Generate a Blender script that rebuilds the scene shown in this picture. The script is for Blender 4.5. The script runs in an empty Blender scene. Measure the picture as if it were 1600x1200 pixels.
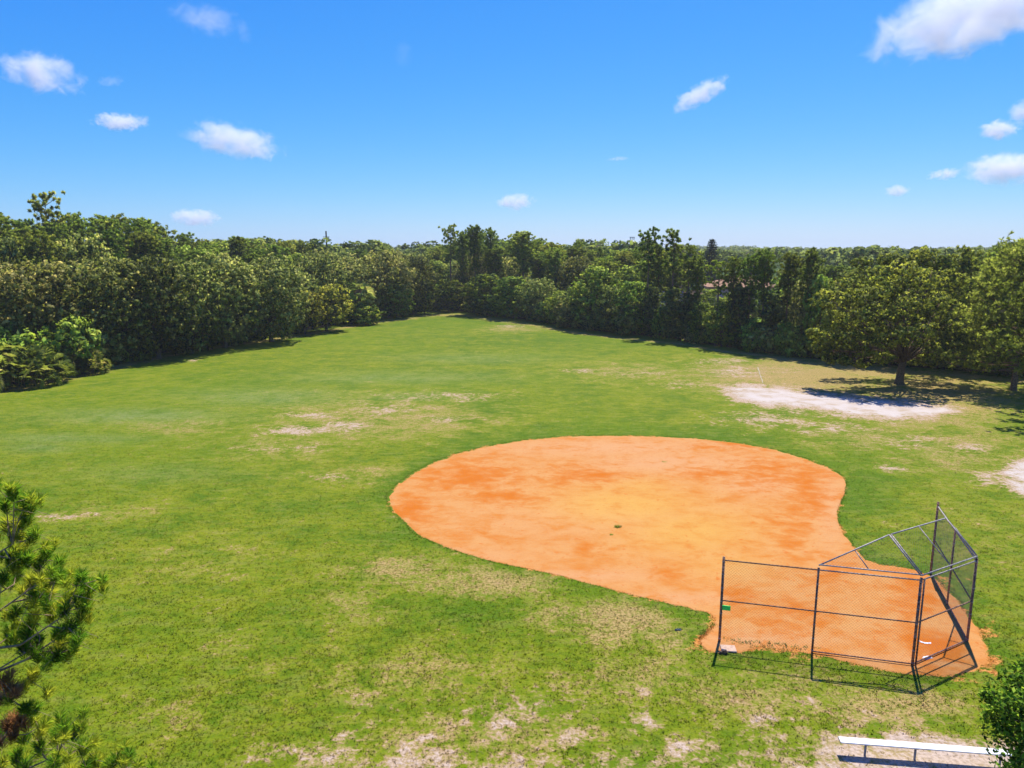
import bpy, math, random
import numpy as np
from mathutils import Vector, Matrix

S = bpy.context.scene
COL = S.collection
R = math.radians
rnd = random.Random(7)
RG = np.random.default_rng(11)

# ------------------------------------------------------------------ camera
FPX, PITCH, CAMH = 1150.0, R(10.25), 13.4          # focal length in photo pixels (1600 wide), tilt, height
cd = bpy.data.cameras.new('camera'); cam = bpy.data.objects.new('camera', cd); COL.objects.link(cam)
cd.sensor_width = 36.0; cd.lens = 36.0 * FPX / 1600.0
cd.clip_start = 0.1; cd.clip_end = 60000.0
cam.location = (0, 0, CAMH); cam.rotation_euler = (R(90) - PITCH, 0, 0)
S.camera = cam
S.render.resolution_x, S.render.resolution_y = 1024, 768

# ------------------------------------------------------------------ light
SUN_EL, SUN_AZ = R(61.4), R(22.2)
w = bpy.data.worlds.new('World'); S.world = w; w.use_nodes = True
nt = w.node_tree; nt.nodes.clear()
sky = nt.nodes.new('ShaderNodeTexSky'); sky.sky_type = 'NISHITA'; sky.sun_disc = False
sky.sun_elevation = SUN_EL; sky.sun_rotation = SUN_AZ
sky.altitude = 0; sky.air_density = 1.0; sky.dust_density = 0.35; sky.ozone_density = 2.0
# grade the sky towards the deep saturated blue of the photograph, one power curve per channel
sep = nt.nodes.new('ShaderNodeSeparateColor'); comb = nt.nodes.new('ShaderNodeCombineColor')
nt.links.new(sky.outputs[0], sep.inputs[0])
for ch, (k_, g_) in enumerate(((.60, 1.9), (.63, .85), (.74, .22))):
    m0 = nt.nodes.new('ShaderNodeMath'); m0.operation = 'MULTIPLY'; m0.inputs[1].default_value = .1
    m1 = nt.nodes.new('ShaderNodeMath'); m1.operation = 'POWER'; m1.inputs[1].default_value = g_
    m2 = nt.nodes.new('ShaderNodeMath'); m2.operation = 'MULTIPLY'; m2.inputs[1].default_value = k_ * 10
    nt.links.new(sep.outputs[ch], m0.inputs[0]); nt.links.new(m0.outputs[0], m1.inputs[0]); nt.links.new(m1.outputs[0], m2.inputs[0]); nt.links.new(m2.outputs[0], comb.inputs[ch])
mg = nt.nodes.new('ShaderNodeMath'); mg.operation = 'MULTIPLY'; mg.inputs[1].default_value = .48; nt.links.new(sep.outputs[1], mg.inputs[0])
mr = nt.nodes.new('ShaderNodeMath'); mr.operation = 'MULTIPLY_ADD'; mr.inputs[1].default_value = .165; nt.links.new(sep.outputs[0], mr.inputs[0]); nt.links.new(mg.outputs[0], mr.inputs[2])
nt.links.new(mr.outputs[0], comb.inputs[1])
bg = nt.nodes.new('ShaderNodeBackground'); bg.inputs['Strength'].default_value = 0.1
wo = nt.nodes.new('ShaderNodeOutputWorld')
nt.links.new(comb.outputs[0], bg.inputs['Color']); nt.links.new(bg.outputs[0], wo.inputs['Surface'])
sd = bpy.data.lights.new('sun', 'SUN'); sun = bpy.data.objects.new('sun', sd); COL.objects.link(sun)
sd.energy = 5.0; sd.angle = R(0.53); sd.color = (1.0, 0.95, 0.86)
sdir = Vector((math.sin(SUN_AZ) * math.cos(SUN_EL), math.cos(SUN_AZ) * math.cos(SUN_EL), math.sin(SUN_EL)))
sun.rotation_euler = sdir.to_track_quat('Z', 'Y').to_euler(); sun.location = (0, 0, 60)
S.view_settings.view_transform = 'Standard'; S.view_settings.look = 'None'
S.view_settings.exposure = 0.55; S.view_settings.gamma = 1.0; S.view_settings.use_curve_mapping = False
S.render.engine = 'CYCLES'
cy = S.cycles
cy.max_bounces = 14; cy.diffuse_bounces = 3; cy.glossy_bounces = 2; cy.transmission_bounces = 4; cy.transparent_max_bounces = 8
cy.volume_bounces = 14; cy.volume_step_rate = 1.0
cy.use_denoising = True

# ------------------------------------------------------------------ helpers
def ray(x, y):
    """direction through photo pixel (x, y)"""
    cx, cyy = (x - 800) / FPX, (600 - y) / FPX
    v = Vector((cx, math.cos(PITCH) + cyy * math.sin(PITCH), -math.sin(PITCH) + cyy * math.cos(PITCH)))
    return v
def gnd(x, y):
    v = ray(x, y); t = CAMH / -v.z
    return Vector((v.x * t, v.y * t, 0))
def at_dist(x, y, D):
    """point on the ray of a photo pixel whose ground distance along +Y is D"""
    v = ray(x, y); t = D / v.y
    return Vector((v.x * t, D, CAMH + v.z * t))
def project(X, Y, Z=0.0):
    dz = CAMH - Z
    zc = Y * math.cos(PITCH) + dz * math.sin(PITCH)
    yc = -Y * math.sin(PITCH) + dz * math.cos(PITCH)
    zc = np.where(zc < 0.5, 0.5, zc)
    return 800 + FPX * X / zc, 600 + FPX * yc / zc

def tag(o, label=None, cat=None, group=None, kind=None):
    if label: o['label'] = label
    if cat: o['category'] = cat
    if group: o['group'] = group
    if kind: o['kind'] = kind
    return o
def link(name, me, parent=None, loc=None, rot=None):
    o = bpy.data.objects.new(name, me); COL.objects.link(o)
    if parent: o.parent = parent
    if loc is not None: o.location = loc
    if rot is not None: o.rotation_euler = rot
    return o
def empty(name, loc=(0, 0, 0), rz=0):
    o = bpy.data.objects.new(name, None); COL.objects.link(o); o.location = loc; o.rotation_euler = (0, 0, rz)
    o.empty_display_size = 0.3
    return o
def dup(root, loc, rz=0.0, scale=(1, 1, 1), **kw):
    r = root.copy(); COL.objects.link(r); r.location = loc; r.rotation_euler = (0, 0, rz); r.scale = scale
    for ch in list(root.children):
        c = ch.copy(); COL.objects.link(c); c.parent = r
        for g in list(ch.children):
            d = g.copy(); COL.objects.link(d); d.parent = c
    tag(r, **kw)
    return r

def mesh_np(name, V, F, mat=None, attrs=None, smooth=False, fmats=None):
    """V (n,3), F (m,k) uniform polygons; attrs: {name: per-face float array}"""
    V = np.asarray(V, dtype=np.float32); F = np.asarray(F, dtype=np.int32)
    me = bpy.data.meshes.new(name)
    me.vertices.add(len(V)); me.vertices.foreach_set('co', V.ravel())
    k = F.shape[1]
    me.loops.add(F.size); me.loops.foreach_set('vertex_index', F.ravel())
    me.polygons.add(len(F)); me.polygons.foreach_set('loop_start', np.arange(0, F.size, k, dtype=np.int32))
    me.polygons.foreach_set('loop_total', np.full(len(F), k, dtype=np.int32))
    if smooth: me.polygons.foreach_set('use_smooth', np.ones(len(F), dtype=bool))
    me.update(calc_edges=True)
    for an, arr in (attrs or {}).items():
        dom = 'FACE' if len(arr) == len(F) else 'POINT'
        a = me.attributes.new(an, 'FLOAT', dom); a.data.foreach_set('value', np.asarray(arr, dtype=np.float32))
    if attrs and 'tint' in attrs:      # leaves shade by the clump they belong to; upright unless set
        a = me.attributes.get('clump') or me.attributes.new('clump', 'FLOAT_VECTOR', 'FACE')
        a.data.foreach_set('vector', np.tile(np.array([0, 0, 1], np.float32), len(F)))
    if mat: me.materials.append(mat)
    return me

class MB:
    """collects mixed polygons"""
    def __init__(s): s.v = []; s.f = []
    def add(s, vs, fs):
        o = len(s.v); s.v += [tuple(v) for v in vs]; s.f += [tuple(i + o for i in f) for f in fs]
    def box(s, c, size, M=None):
        x, y, z = [a / 2 for a in size]
        vs = [Vector((sx * x, sy * y, sz * z)) for sx in (-1, 1) for sy in (-1, 1) for sz in (-1, 1)]
        if M: vs = [M @ v for v in vs]
        vs = [v + Vector(c) for v in vs]
        s.add(vs, [(0, 1, 3, 2), (4, 6, 7, 5), (0, 4, 5, 1), (2, 3, 7, 6), (0, 2, 6, 4), (1, 5, 7, 3)])
    def tube(s, pts, rad, n=8, caps=True):
        pts = [Vector(p) for p in pts]
        if not hasattr(rad, '__len__'): rad = [rad] * len(pts)
        rings = []; up = None
        for i, p in enumerate(pts):
            d = (pts[min(i + 1, len(pts) - 1)] - pts[max(i - 1, 0)]).normalized()
            if up is None:
                up = Vector((0, 0, 1)) if abs(d.z) < .9 else Vector((1, 0, 0))
            a = d.cross(up).normalized(); b = a.cross(d).normalized(); up = b
            rings.append([p + (a * math.cos(2 * math.pi * k / n) + b * math.sin(2 * math.pi * k / n)) * rad[i] for k in range(n)])
        vs = [v for r in rings for v in r]; fs = []
        for i in range(len(pts) - 1):
            for k in range(n):
                fs.append((i * n + k, i * n + (k + 1) % n, (i + 1) * n + (k + 1) % n, (i + 1) * n + k))
        if caps:
            fs.append(tuple(range(n - 1, -1, -1))); fs.append(tuple((len(pts) - 1) * n + k for k in range(n)))
        s.add(vs, fs)
    def mesh(s, name, mat=None, smooth=False):
        me = bpy.data.meshes.new(name); me.from_pydata(s.v, [], s.f); me.update()
        if mat: me.materials.append(mat)
        if smooth:
            for p in me.polygons: p.use_smooth = True
        return me

# ------------------------------------------------------------------ material helpers
class NT:
    def __init__(s, name):
        s.m = bpy.data.materials.new(name); s.m.use_nodes = True; s.t = s.m.node_tree; s.t.nodes.clear()
        s.out = s.t.nodes.new('ShaderNodeOutputMaterial')
    def n(s, typ, **kw):
        x = s.t.nodes.new(typ)
        for k, v in kw.items(): setattr(x, k, v)
        return x
    def L(s, a, b): s.t.links.new(a, b)
    def _in(s, sock, v):
        if hasattr(v, 'is_linked') or hasattr(v, 'links'): s.L(v, sock)
        else: sock.default_value = v
    def math(s, op, a, b=0.0, clamp=False):
        x = s.n('ShaderNodeMath', operation=op); x.use_clamp = clamp
        s._in(x.inputs[0], a); s._in(x.inputs[1], b); return x.outputs[0]
    def noise(s, vec, scale, detail=3.0, rough=0.55, dist=0.0):
        x = s.n('ShaderNodeTexNoise'); s.L(vec, x.inputs['Vector'])
        x.inputs['Scale'].default_value = scale; x.inputs['Detail'].default_value = detail
        x.inputs['Roughness'].default_value = rough; x.inputs['Distortion'].default_value = dist
        return x.outputs['Fac']
    def step(s, v, a, b, lo=0.0, hi=1.0):
        x = s.n('ShaderNodeMapRange'); x.interpolation_type = 'SMOOTHSTEP'
        s._in(x.inputs[0], v); x.inputs[1].default_value = a; x.inputs[2].default_value = b
        x.inputs[3].default_value = lo; x.inputs[4].default_value = hi; return x.outputs[0]
    def mix(s, f, a, b):
        x = s.n('ShaderNodeMix', data_type='RGBA'); x.clamp_factor = True
        s._in(x.inputs[0], f)
        for sock, v in ((x.inputs[6], a), (x.inputs[7], b)):
            if isinstance(v, tuple): sock.default_value = (v[0], v[1], v[2], 1)
            else: s.L(v, sock)
        return x.outputs[2]
    def attr(s, name):
        x = s.n('ShaderNodeAttribute'); x.attribute_name = name; return x.outputs['Fac']
    def pos(s):
        return s.n('ShaderNodeNewGeometry').outputs['Position']
    def obj(s):
        return s.n('ShaderNodeTexCoord').outputs['Object']
    def bsdf(s, col, rough=0.7, metal=0.0, spec=0.3, normal=None):
        x = s.n('ShaderNodeBsdfPrincipled')
        if isinstance(col, tuple): x.inputs['Base Color'].default_value = (*col, 1)
        else: s.L(col, x.inputs['Base Color'])
        s._in(x.inputs['Roughness'], rough); x.inputs['Metallic'].default_value = metal
        x.inputs['Specular IOR Level'].default_value = spec
        if normal: s.L(normal, x.inputs['Normal'])
        return x.outputs[0]
    def dim(s, c, f, sat=1.0):
        x = s.n('ShaderNodeHueSaturation'); s.L(c, x.inputs['Color']); x.inputs['Value'].default_value = f; x.inputs['Saturation'].default_value = sat; return x.outputs[0]
    def bump(s, h, strength, dist):
        x = s.n('ShaderNodeBump'); x.inputs['Strength'].default_value = strength; x.inputs['Distance'].default_value = dist
        s.L(h, x.inputs['Height']); return x.outputs[0]
    def done(s, sh):
        s.L(sh, s.out.inputs['Surface']); return s.m

def simple_mat(name, col, rough=0.6, metal=0.0, var=0.25, scale=6.0, spec=0.3, col2=None, bump=0.0):
    t = NT(name); v = t.obj()
    n = t.noise(v, scale, 5.0)
    c2 = col2 or tuple(a * (1 - var) for a in col)
    c = t.mix(t.step(n, .38, .62), c2, col)
    nrm = t.bump(t.noise(v, scale * 4, 4.0), bump, 0.02) if bump else None
    return t.done(t.bsdf(c, rough, metal, spec, nrm))

def leaf_mat(name, dark, mid, light, transl=0.30, varying=0.35):
    t = NT(name)
    a = t.attr('tint')
    oi = t.n('ShaderNodeObjectInfo').outputs['Random']
    f = t.math('ADD', a, t.math('MULTIPLY', t.math('SUBTRACT', oi, 0.5), varying))
    c = t.mix(t.step(f, 0.15, 0.5), dark, mid)
    c = t.mix(t.step(f, 0.5, 0.95), c, light)
    hue = t.n('ShaderNodeHueSaturation'); t.L(c, hue.inputs['Color'])
    if varying: t.L(t.math('ADD', .84, t.math('MULTIPLY', t.math('FRACT', t.math('MULTIPLY', oi, 3.77)), .42)), hue.inputs['Value'])
    t.L(t.math('ADD', 0.478, t.math('MULTIPLY', t.math('FRACT', t.math('MULTIPLY', oi, 7.31)), 0.04)), hue.inputs['Hue'])
    c = hue.outputs[0]
    vt = t.n('ShaderNodeVectorTransform', vector_type='VECTOR', convert_from='OBJECT', convert_to='WORLD')
    at = t.n('ShaderNodeAttribute'); at.attribute_name = 'clump'; t.L(at.outputs['Vector'], vt.inputs[0])
    nz = t.n('ShaderNodeVectorMath', operation='NORMALIZE'); t.L(vt.outputs[0], nz.inputs[0])
    b = t.bsdf(c, 0.65, 0, 0.08, nz.outputs[0])
    tr = t.n('ShaderNodeBsdfTranslucent'); t.L(c, tr.inputs['Color'])
    mx = t.n('ShaderNodeMixShader'); mx.inputs[0].default_value = transl
    t.L(b, mx.inputs[1]); t.L(tr.outputs[0], mx.inputs[2])
    return t.done(mx.outputs[0])

M_oak = leaf_mat('oak_leaves', (.055, .085, .014), (.22, .265, .040), (.58, .55, .14), .32)
M_oakb = leaf_mat('bright_oak_leaves', (.10, .13, .012), (.38, .40, .04), (.70, .66, .09), .38)
M_pine = leaf_mat('pine_needles', (.07, .12, .014), (.26, .35, .034), (.54, .58, .09), .45)
M_pine2 = leaf_mat('olive_pine_needles', (.11, .16, .02), (.31, .39, .045), (.52, .58, .10), .5)
M_bush = leaf_mat('bush_leaves', (.06, .12, .014), (.23, .34, .026), (.48, .55, .07), .25)
M_dark = leaf_mat('ivy_leaves', (.03, .055, .012), (.09, .14, .025), (.22, .27, .05))
M_frond = leaf_mat('palm_fronds', (.06, .10, .012), (.24, .30, .035), (.52, .44, .14))
M_near = leaf_mat('near_needles', (.05, .15, .012), (.15, .31, .016), (.48, .50, .035), 0.45, 0.0)
M_brown = leaf_mat('brown_needles', (.20, .09, .03), (.40, .20, .06), (.55, .33, .12), 0.3, 0.0)
M_nearleaf = leaf_mat('near_tree_leaves', (.02, .07, .006), (.15, .30, .016), (.44, .60, .06), 0.35, 0.0)
M_norf = leaf_mat('conifer_needles', (.012, .028, .014), (.028, .05, .022), (.055, .085, .035), 0.15)
M_far = leaf_mat('far_canopy_leaves', (.06, .10, .020), (.16, .23, .040), (.32, .38, .08), 0.3, 0.0)
M_bark = simple_mat('bark', (.20, .13, .075), .9, 0, .5, 9, .1, bump=.5)
M_twig = simple_mat('grey_twig', (.36, .25, .16), .9, 0, .5, 9, .1, bump=.5)
M_barkp = simple_mat('pine_bark', (.26, .155, .09), .9, 0, .5, 9, .1, bump=.5)
M_steel = simple_mat('weathered_steel_pipe', (.32, .18, .115), .8, .05, .5, 14, .3, col2=(.11, .055, .04))
M_galv = simple_mat('galvanised_pipe', (.40, .36, .34), .65, .35, .35, 10, .5)
M_wire = simple_mat('chain_link_wire', (.17, .15, .16), .5, .5, .3, 5, .4)
M_alu = simple_mat('aluminium_plank', (.74, .74, .74), .45, 0.0, .08, 6, .5)
M_green = simple_mat('green_plastic', (.08, .92, .14), .4, 0, .2, 12)
M_conc = simple_mat('concrete_block', (.60, .40, .27), .9, 0, .2, 10, bump=.3)
M_wood = simple_mat('dark_wood', (.10, .06, .04), .85, 0, .4, 12)
M_rag = simple_mat('white_cloth', (.8, .79, .8), .8, 0, .12, 14)

# ------------------------------------------------------------------ ground masks (albedo only, tied to the ground)
def poly_mask(px, py, poly, soft):
    """signed soft mask inside polygon in photo pixels, soft in px (vertical distance counts 3x)"""
    P = np.array(poly, float); n = len(P)
    inside = np.zeros(px.shape, bool); dist = np.full(px.shape, 1e9)
    for i in range(n):
        x1, y1 = P[i]; x2, y2 = P[(i + 1) % n]
        c = ((y1 > py) != (y2 > py)) & (px < (x2 - x1) * (py - y1) / ((y2 - y1) if y2 != y1 else 1e-9) + x1)
        inside ^= c
        ax, ay, bx, by = x1, y1 * 2, x2, y2 * 2
        t = np.clip(((px - ax) * (bx - ax) + (py * 2 - ay) * (by - ay)) / max((bx - ax) ** 2 + (by - ay) ** 2, 1e-9), 0, 1)
        dist = np.minimum(dist, np.hypot(px - ax - t * (bx - ax), py * 2 - ay - t * (by - ay)))
    sd_ = np.where(inside, dist, -dist)
    return np.clip(0.5 + sd_ / (2 * soft), 0, 1)
def blobs(px, py, lst):
    m = np.zeros(px.shape)
    for cx, cyy, rx, ry, s in lst:
        m = np.maximum(m, s * np.exp(-(((px - cx) / rx) ** 2 + ((py - cyy) / ry) ** 2)))
    return m
INFIELD = [(605,786),(612,765),(635,745),(670,725),(710,710),(760,697),(820,687),(880,682),(940,680),(1010,681),(1080,684),(1150,691),(1210,702),(1260,717),(1300,733),(1320,748),(1322,765),(1314,785),(1309,805),(1316,828),(1332,850),(1352,872),(1378,882),(1420,888),(1455,900),(1495,935),(1530,985),(1548,1020),(1540,1042),(1500,1056),(1425,1056),(1330,1036),(1270,1024),(1200,1013),(1150,1021),(1110,1020),(1093,1005),(1098,990),(1116,978),(1112,962),(1080,952),(1027,940),(932,916),(861,897),(771,878),(695,855),(643,829)]
TREEBASE = [(-400,640),(-150,615),(0,603),(60,595),(120,582),(170,570),(260,550),(330,538),(400,528),(450,522),(500,513),(560,502),(590,497),(640,492),(665,487),(720,486),(770,494),(830,502),(900,514),(960,521),(1020,527),(1060,531),(1110,540),(1140,544),(1200,551),(1260,560),(1330,566),(1400,572),(1500,580),(1600,590),(1800,610),(2200,650)]
def sandmask(px, py):
    m = poly_mask(px, py, [(1128,607),(1165,600),(1240,607),(1310,616),(1400,624),(1480,632),(1500,642),(1455,652),(1390,656),(1330,650),(1280,640),(1200,634),(1150,624)], 26) * 1.30
    m = np.maximum(m, poly_mask(px, py, [(1556,735),(1585,718),(1640,712),(1700,760),(1640,790),(1575,768)], 16) * .95)
    m = np.maximum(m, poly_mask(px, py, [(1262,1168),(1290,1145),(1400,1140),(1500,1150),(1640,1160),(1700,1260),(1250,1260)], 22) * .80)
    m = np.maximum(m, blobs(px, py, [
        (490,648,60,7,.66),(470,672,70,9,.76),(540,665,50,10,.72),(600,640,90,16,.50),(700,620,120,12,.46),(700,655,60,8,.55),(430,700,90,9,.46),
        (520,745,60,9,.54),(910,579,40,4,.6),(800,510,30,3,.62),(300,563,12,3,.75),(146,803,14,5,.78),(90,808,40,8,.55),
        (1150,580,70,12,.64),(1130,565,60,8,.55),(1230,580,50,5,.5),(1395,732,30,8,.66),(1200,655,110,16,.58),(1300,668,110,14,.55),(1420,690,90,22,.46),
        (1520,700,50,10,.58),(1540,745,40,14,.62),(1000,585,90,10,.42),(1080,600,80,10,.44),
        (700,1200,420,60,.53),(1120,1185,260,60,.56),(800,1120,200,36,.48),(820,1085,70,16,.5),(450,1175,90,20,.56),(1250,1095,90,16,.5),(1390,1125,80,14,.54),(560,1105,80,14,.48),(1010,1075,60,12,.5),(1180,1130,40,12,.6),(690,1150,40,10,.6),(600,1130,26,8,.6),(1000,1180,140,30,.5),(620,1195,160,20,.5),(1200,1160,90,30,.52),
        (780,1125,44,16,.72),(775,1150,32,14,.76),(835,1105,40,14,.68),(540,1165,40,18,.74),(560,1140,22,10,.6),(500,1190,40,14,.70),(640,1160,60,12,.6),
        (1005,1128,38,24,.80),(890,1150,50,18,.72),(1060,1170,48,18,.74),(975,1195,60,18,.74),(1095,1160,32,14,.58),(920,1200,56,16,.58),(1150,1150,62,24,.50),
        (1215,1125,44,14,.5),(700,1190,66,16,.54),(740,1060,40,8,.5),(930,1110,36,12,.54),(400,1190,60,14,.56),(320,1178,40,10,.5),(1290,1150,60,14,.6),(1180,1190,70,16,.56),
        (1350,1120,50,12,.45),(1460,1125,60,14,.52),(1080,1115,34,10,.5),(1150,1060,30,10,.5)]))
    return m
def drymask(px, py):
    m = blobs(px, py, [(1250,590,200,40,.95),(1450,620,180,60,.85),(1500,700,160,60,.6),(1350,680,160,35,.55),(600,655,230,45,.62),(430,700,160,30,.5),
        (280,668,120,16,.55),(800,515,60,6,.7),(1000,580,160,22,.5),(560,740,110,22,.5),(620,890,120,30,.72),(760,910,150,36,.75),(980,975,140,60,.75),(870,960,90,40,.6),
        (1000,1060,200,60,.55),(650,1060,260,70,.5),(1200,1080,220,60,.62),(1400,1110,160,50,.8),(780,1150,340,60,.62),(330,880,200,50,.35),(420,1020,160,70,.35),(300,1120,220,60,.4),
        (1480,800,120,40,.3),(1560,850,120,90,.35),(150,800,120,20,.5),(560,945,120,40,.5),(1340,580,140,20,.9)])
    # thatch strip along the wood's edge
    tb = np.interp(px, [p[0] for p in TREEBASE], [p[1] for p in TREEBASE])
    m = np.maximum(m, np.clip(1 - np.abs(py - tb - 6) / (4 + (py > 560) * 6), 0, 1) * .8)
    return m
def lushmask(px, py):
    band = poly_mask(px, py, INFIELD, 55)
    m = np.clip(band * 1.6, 0, 1) * .9
    m = np.maximum(m, blobs(px, py, [(760,640,60,12,.6),(700,500,200,14,.4),(1340,760,50,60,.8),(380,590,60,14,.3),(700,960,110,40,.45),(900,530,200,14,.4)]))
    return m
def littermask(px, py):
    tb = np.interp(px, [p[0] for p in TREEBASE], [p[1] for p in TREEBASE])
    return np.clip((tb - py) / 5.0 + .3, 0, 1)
def silvermask(px, py):
    """greyish blue-green seed heads in streaks"""
    return blobs(px, py, [(220,650,140,12,.8),(100,685,120,8,.7),(420,620,130,14,.7),(620,590,160,10,.6),(740,560,120,8,.5),(60,700,60,8,.6),(240,740,130,14,.35),(640,620,80,8,.5)])

def claymask(px, py):
    m = poly_mask(px, py, INFIELD, 5) * .9
    return np.maximum(m, blobs(px, py, [(1550,1035,26,26,.85),(1500,1068,60,9,.6),(1098,1003,22,20,.75),(1125,985,20,20,.6),(1545,985,16,30,.6),(1240,1030,120,8,.5),(1480,905,40,12,.5)]))
def add_masks(me, V):
    px, py = project(V[:, 0], V[:, 1])
    ok = V[:, 1] > 3
    far = (V[:, 1] > 175)
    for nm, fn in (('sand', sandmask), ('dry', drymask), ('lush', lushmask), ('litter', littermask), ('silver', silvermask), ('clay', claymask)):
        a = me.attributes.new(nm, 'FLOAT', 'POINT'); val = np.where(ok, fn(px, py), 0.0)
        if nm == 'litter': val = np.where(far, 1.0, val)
        a.data.foreach_set('value', val.astype(np.float32))

def ground_nodes(t, tuft=False):
    v = t.pos()
    sand, dry, lush, lit, silv = (t.attr(k) for k in ('sand', 'dry', 'lush', 'litter', 'silver'))
    nA = t.noise(v, .05, 3.0); nB = t.noise(v, .55, 5.0, .6, .4); nC = t.noise(v, 2.6, 5.0, .62, .3); nD = t.noise(v, 9.0, 4.0, .6)
    nE = t.noise(v, .22, 4.0, .6)
    s = t.math('ADD', t.math('MULTIPLY', nB, .35), t.math('MULTIPLY', nC, .4))
    s = t.math('ADD', s, t.math('MULTIPLY', nD, .25))                       # mean .5
    k = t.math('ADD', s, t.math('MULTIPLY', t.math('SUBTRACT', nE, .5), .32))
    k = t.math('SUBTRACT', k, t.math('MULTIPLY', lush, .15))
    k = t.math('ADD', k, t.math('MULTIPLY', dry, .10))
    c = t.mix(t.step(k, .38, .60), (.090, .158, .012), (.225, .245, .022))
    c = t.mix(t.step(t.math('ADD', t.math('MULTIPLY', nA, .8), t.math('MULTIPLY', nE, .2)), .42, .62, 0, .4), c, (.140, .205, .012))
    mf = t.n('ShaderNodeMapping'); mf.inputs['Scale'].default_value = (.45, 1.0, 1); t.L(v, mf.inputs[0])
    nF = t.noise(mf.outputs[0], 1.7, 7.0, .72, .3)
    c = t.mix(t.step(nF, .50, .62, 0, .40), c, (.235, .235, .055)); c = t.mix(t.step(nF, .50, .38, 0, .38), c, (.075, .130, .010))
    # dark clumps
    c = t.mix(t.math('MULTIPLY', t.step(nD, .50, .64), .5), c, (.052, .095, .010))
    c = t.mix(t.math('MULTIPLY', t.step(nC, .54, .66), .35), c, (.075, .125, .010))
    # seed-head streaks
    c = t.mix(t.math('MULTIPLY', silv, t.step(s, .42, .58, .2, .75)), c, (.20, .25, .10))
    # thatch
    d = t.math('ADD', t.math('MULTIPLY', t.math('SUBTRACT', s, .5), 3.4), t.math('MULTIPLY', t.math('SUBTRACT', nE, .5), .7))
    df = t.step(t.math('ADD', d, t.math('SUBTRACT', dry, .46)), -.16, .46)
    df = t.math('MULTIPLY', df, t.math('SUBTRACT', 1.0, t.math('MULTIPLY', lush, .8)))
    c = t.mix(t.math('MULTIPLY', df, .8), c, t.mix(t.step(nD, .4, .6), (.25, .185, .07), (.50, .335, .16)))
    # bare sand
    q = t.math('ADD', t.math('MULTIPLY', t.math('SUBTRACT', nB, .5), 1.5), t.math('MULTIPLY', t.math('SUBTRACT', nC, .5), 1.6))
    q = t.math('ADD', q, t.math('MULTIPLY', t.math('SUBTRACT', nD, .5), .9))
    sf = t.step(t.math('ADD', q, t.math('SUBTRACT', sand, .60)), -.06, .34)
    sandc = t.mix(t.step(nB, .3, .6), (.45, .35, .25), (.56, .49, .43))
    halo = t.step(t.math('ADD', q, t.math('SUBTRACT', sand, .56)), -.22, .12, 0, .85)
    c = t.mix(halo, c, (.40, .275, .145))
    sandc = t.mix(t.step(sand, .74, .98), t.mix(t.step(nD, .35, .6), (.36, .27, .195), (.54, .42, .33)), sandc)
    c = t.mix(sf, c, sandc)
    cl_ = t.attr('clay')
    cf = t.step(t.math('ADD', t.math('MULTIPLY', q, .9), t.math('SUBTRACT', cl_, .52)), -.05, .22)
    c = t.mix(cf, c, t.mix(t.step(nD, .35, .6), (.50, .19, .055), (.60, .29, .10)))
    # leaf litter under the trees
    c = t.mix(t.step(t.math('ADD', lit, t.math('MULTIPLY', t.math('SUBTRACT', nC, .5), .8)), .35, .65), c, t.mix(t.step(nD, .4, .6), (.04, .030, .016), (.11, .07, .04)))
    return v, t.dim(c, .84, 1.06), nC, nD, sf

# ground sheet: one grid, fine where it is near
def axis(segs):
    out = []
    for a, b, st in segs:
        n = max(1, int(round((b - a) / st))); out += list(np.linspace(a, b, n, endpoint=False))
    return np.array(out + [segs[-1][1]])
gx = axis([(-9000, -1000, 800), (-1000, -140, 43), (-140, -60, 1.6), (-60, 60, .5), (60, 140, 1.6), (140, 1000, 43), (1000, 9000, 800)])
gy = axis([(-400, 0, 40), (0, 14, 2), (14, 60, .4), (60, 120, .8), (120, 190, 1.6), (190, 1000, 40), (1000, 14000, 1300)])
XX, YY = np.meshgrid(gx, gy)
def relief(x, y):
    return .05 * np.sin(x * .11 + 1.3) * np.cos(y * .09) + .03 * np.sin(x * .31 + y * .27)
def amp(x, y):     # nothing under the infield, so that the sheets stay apart
    return np.clip((np.hypot((x - 8) / 24, (y - 34) / 24) - 1.0), 0, 1)
ZZ = relief(XX, YY) * amp(XX, YY)
V = np.stack([XX.ravel(), YY.ravel(), ZZ.ravel()], 1)
nx = len(gx); ny = len(gy)
ii = np.arange((ny - 1) * nx).reshape(ny - 1, nx)[:, :-1].ravel()
F = np.stack([ii, ii + 1, ii + nx + 1, ii + nx], 1)
t = NT('grass_ground'); v, c, nC, nD, sf = ground_nodes(t)
h = t.math('ADD', t.math('MULTIPLY', nC, 1.0), t.math('MULTIPLY', nD, .7))
M_ground = t.done(t.bsdf(c, .95, 0, .1, t.bump(h, .55, .12)))
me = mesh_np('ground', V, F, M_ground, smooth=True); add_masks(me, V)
ground = link('ground', me); ground['kind'] = 'structure'

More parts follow.
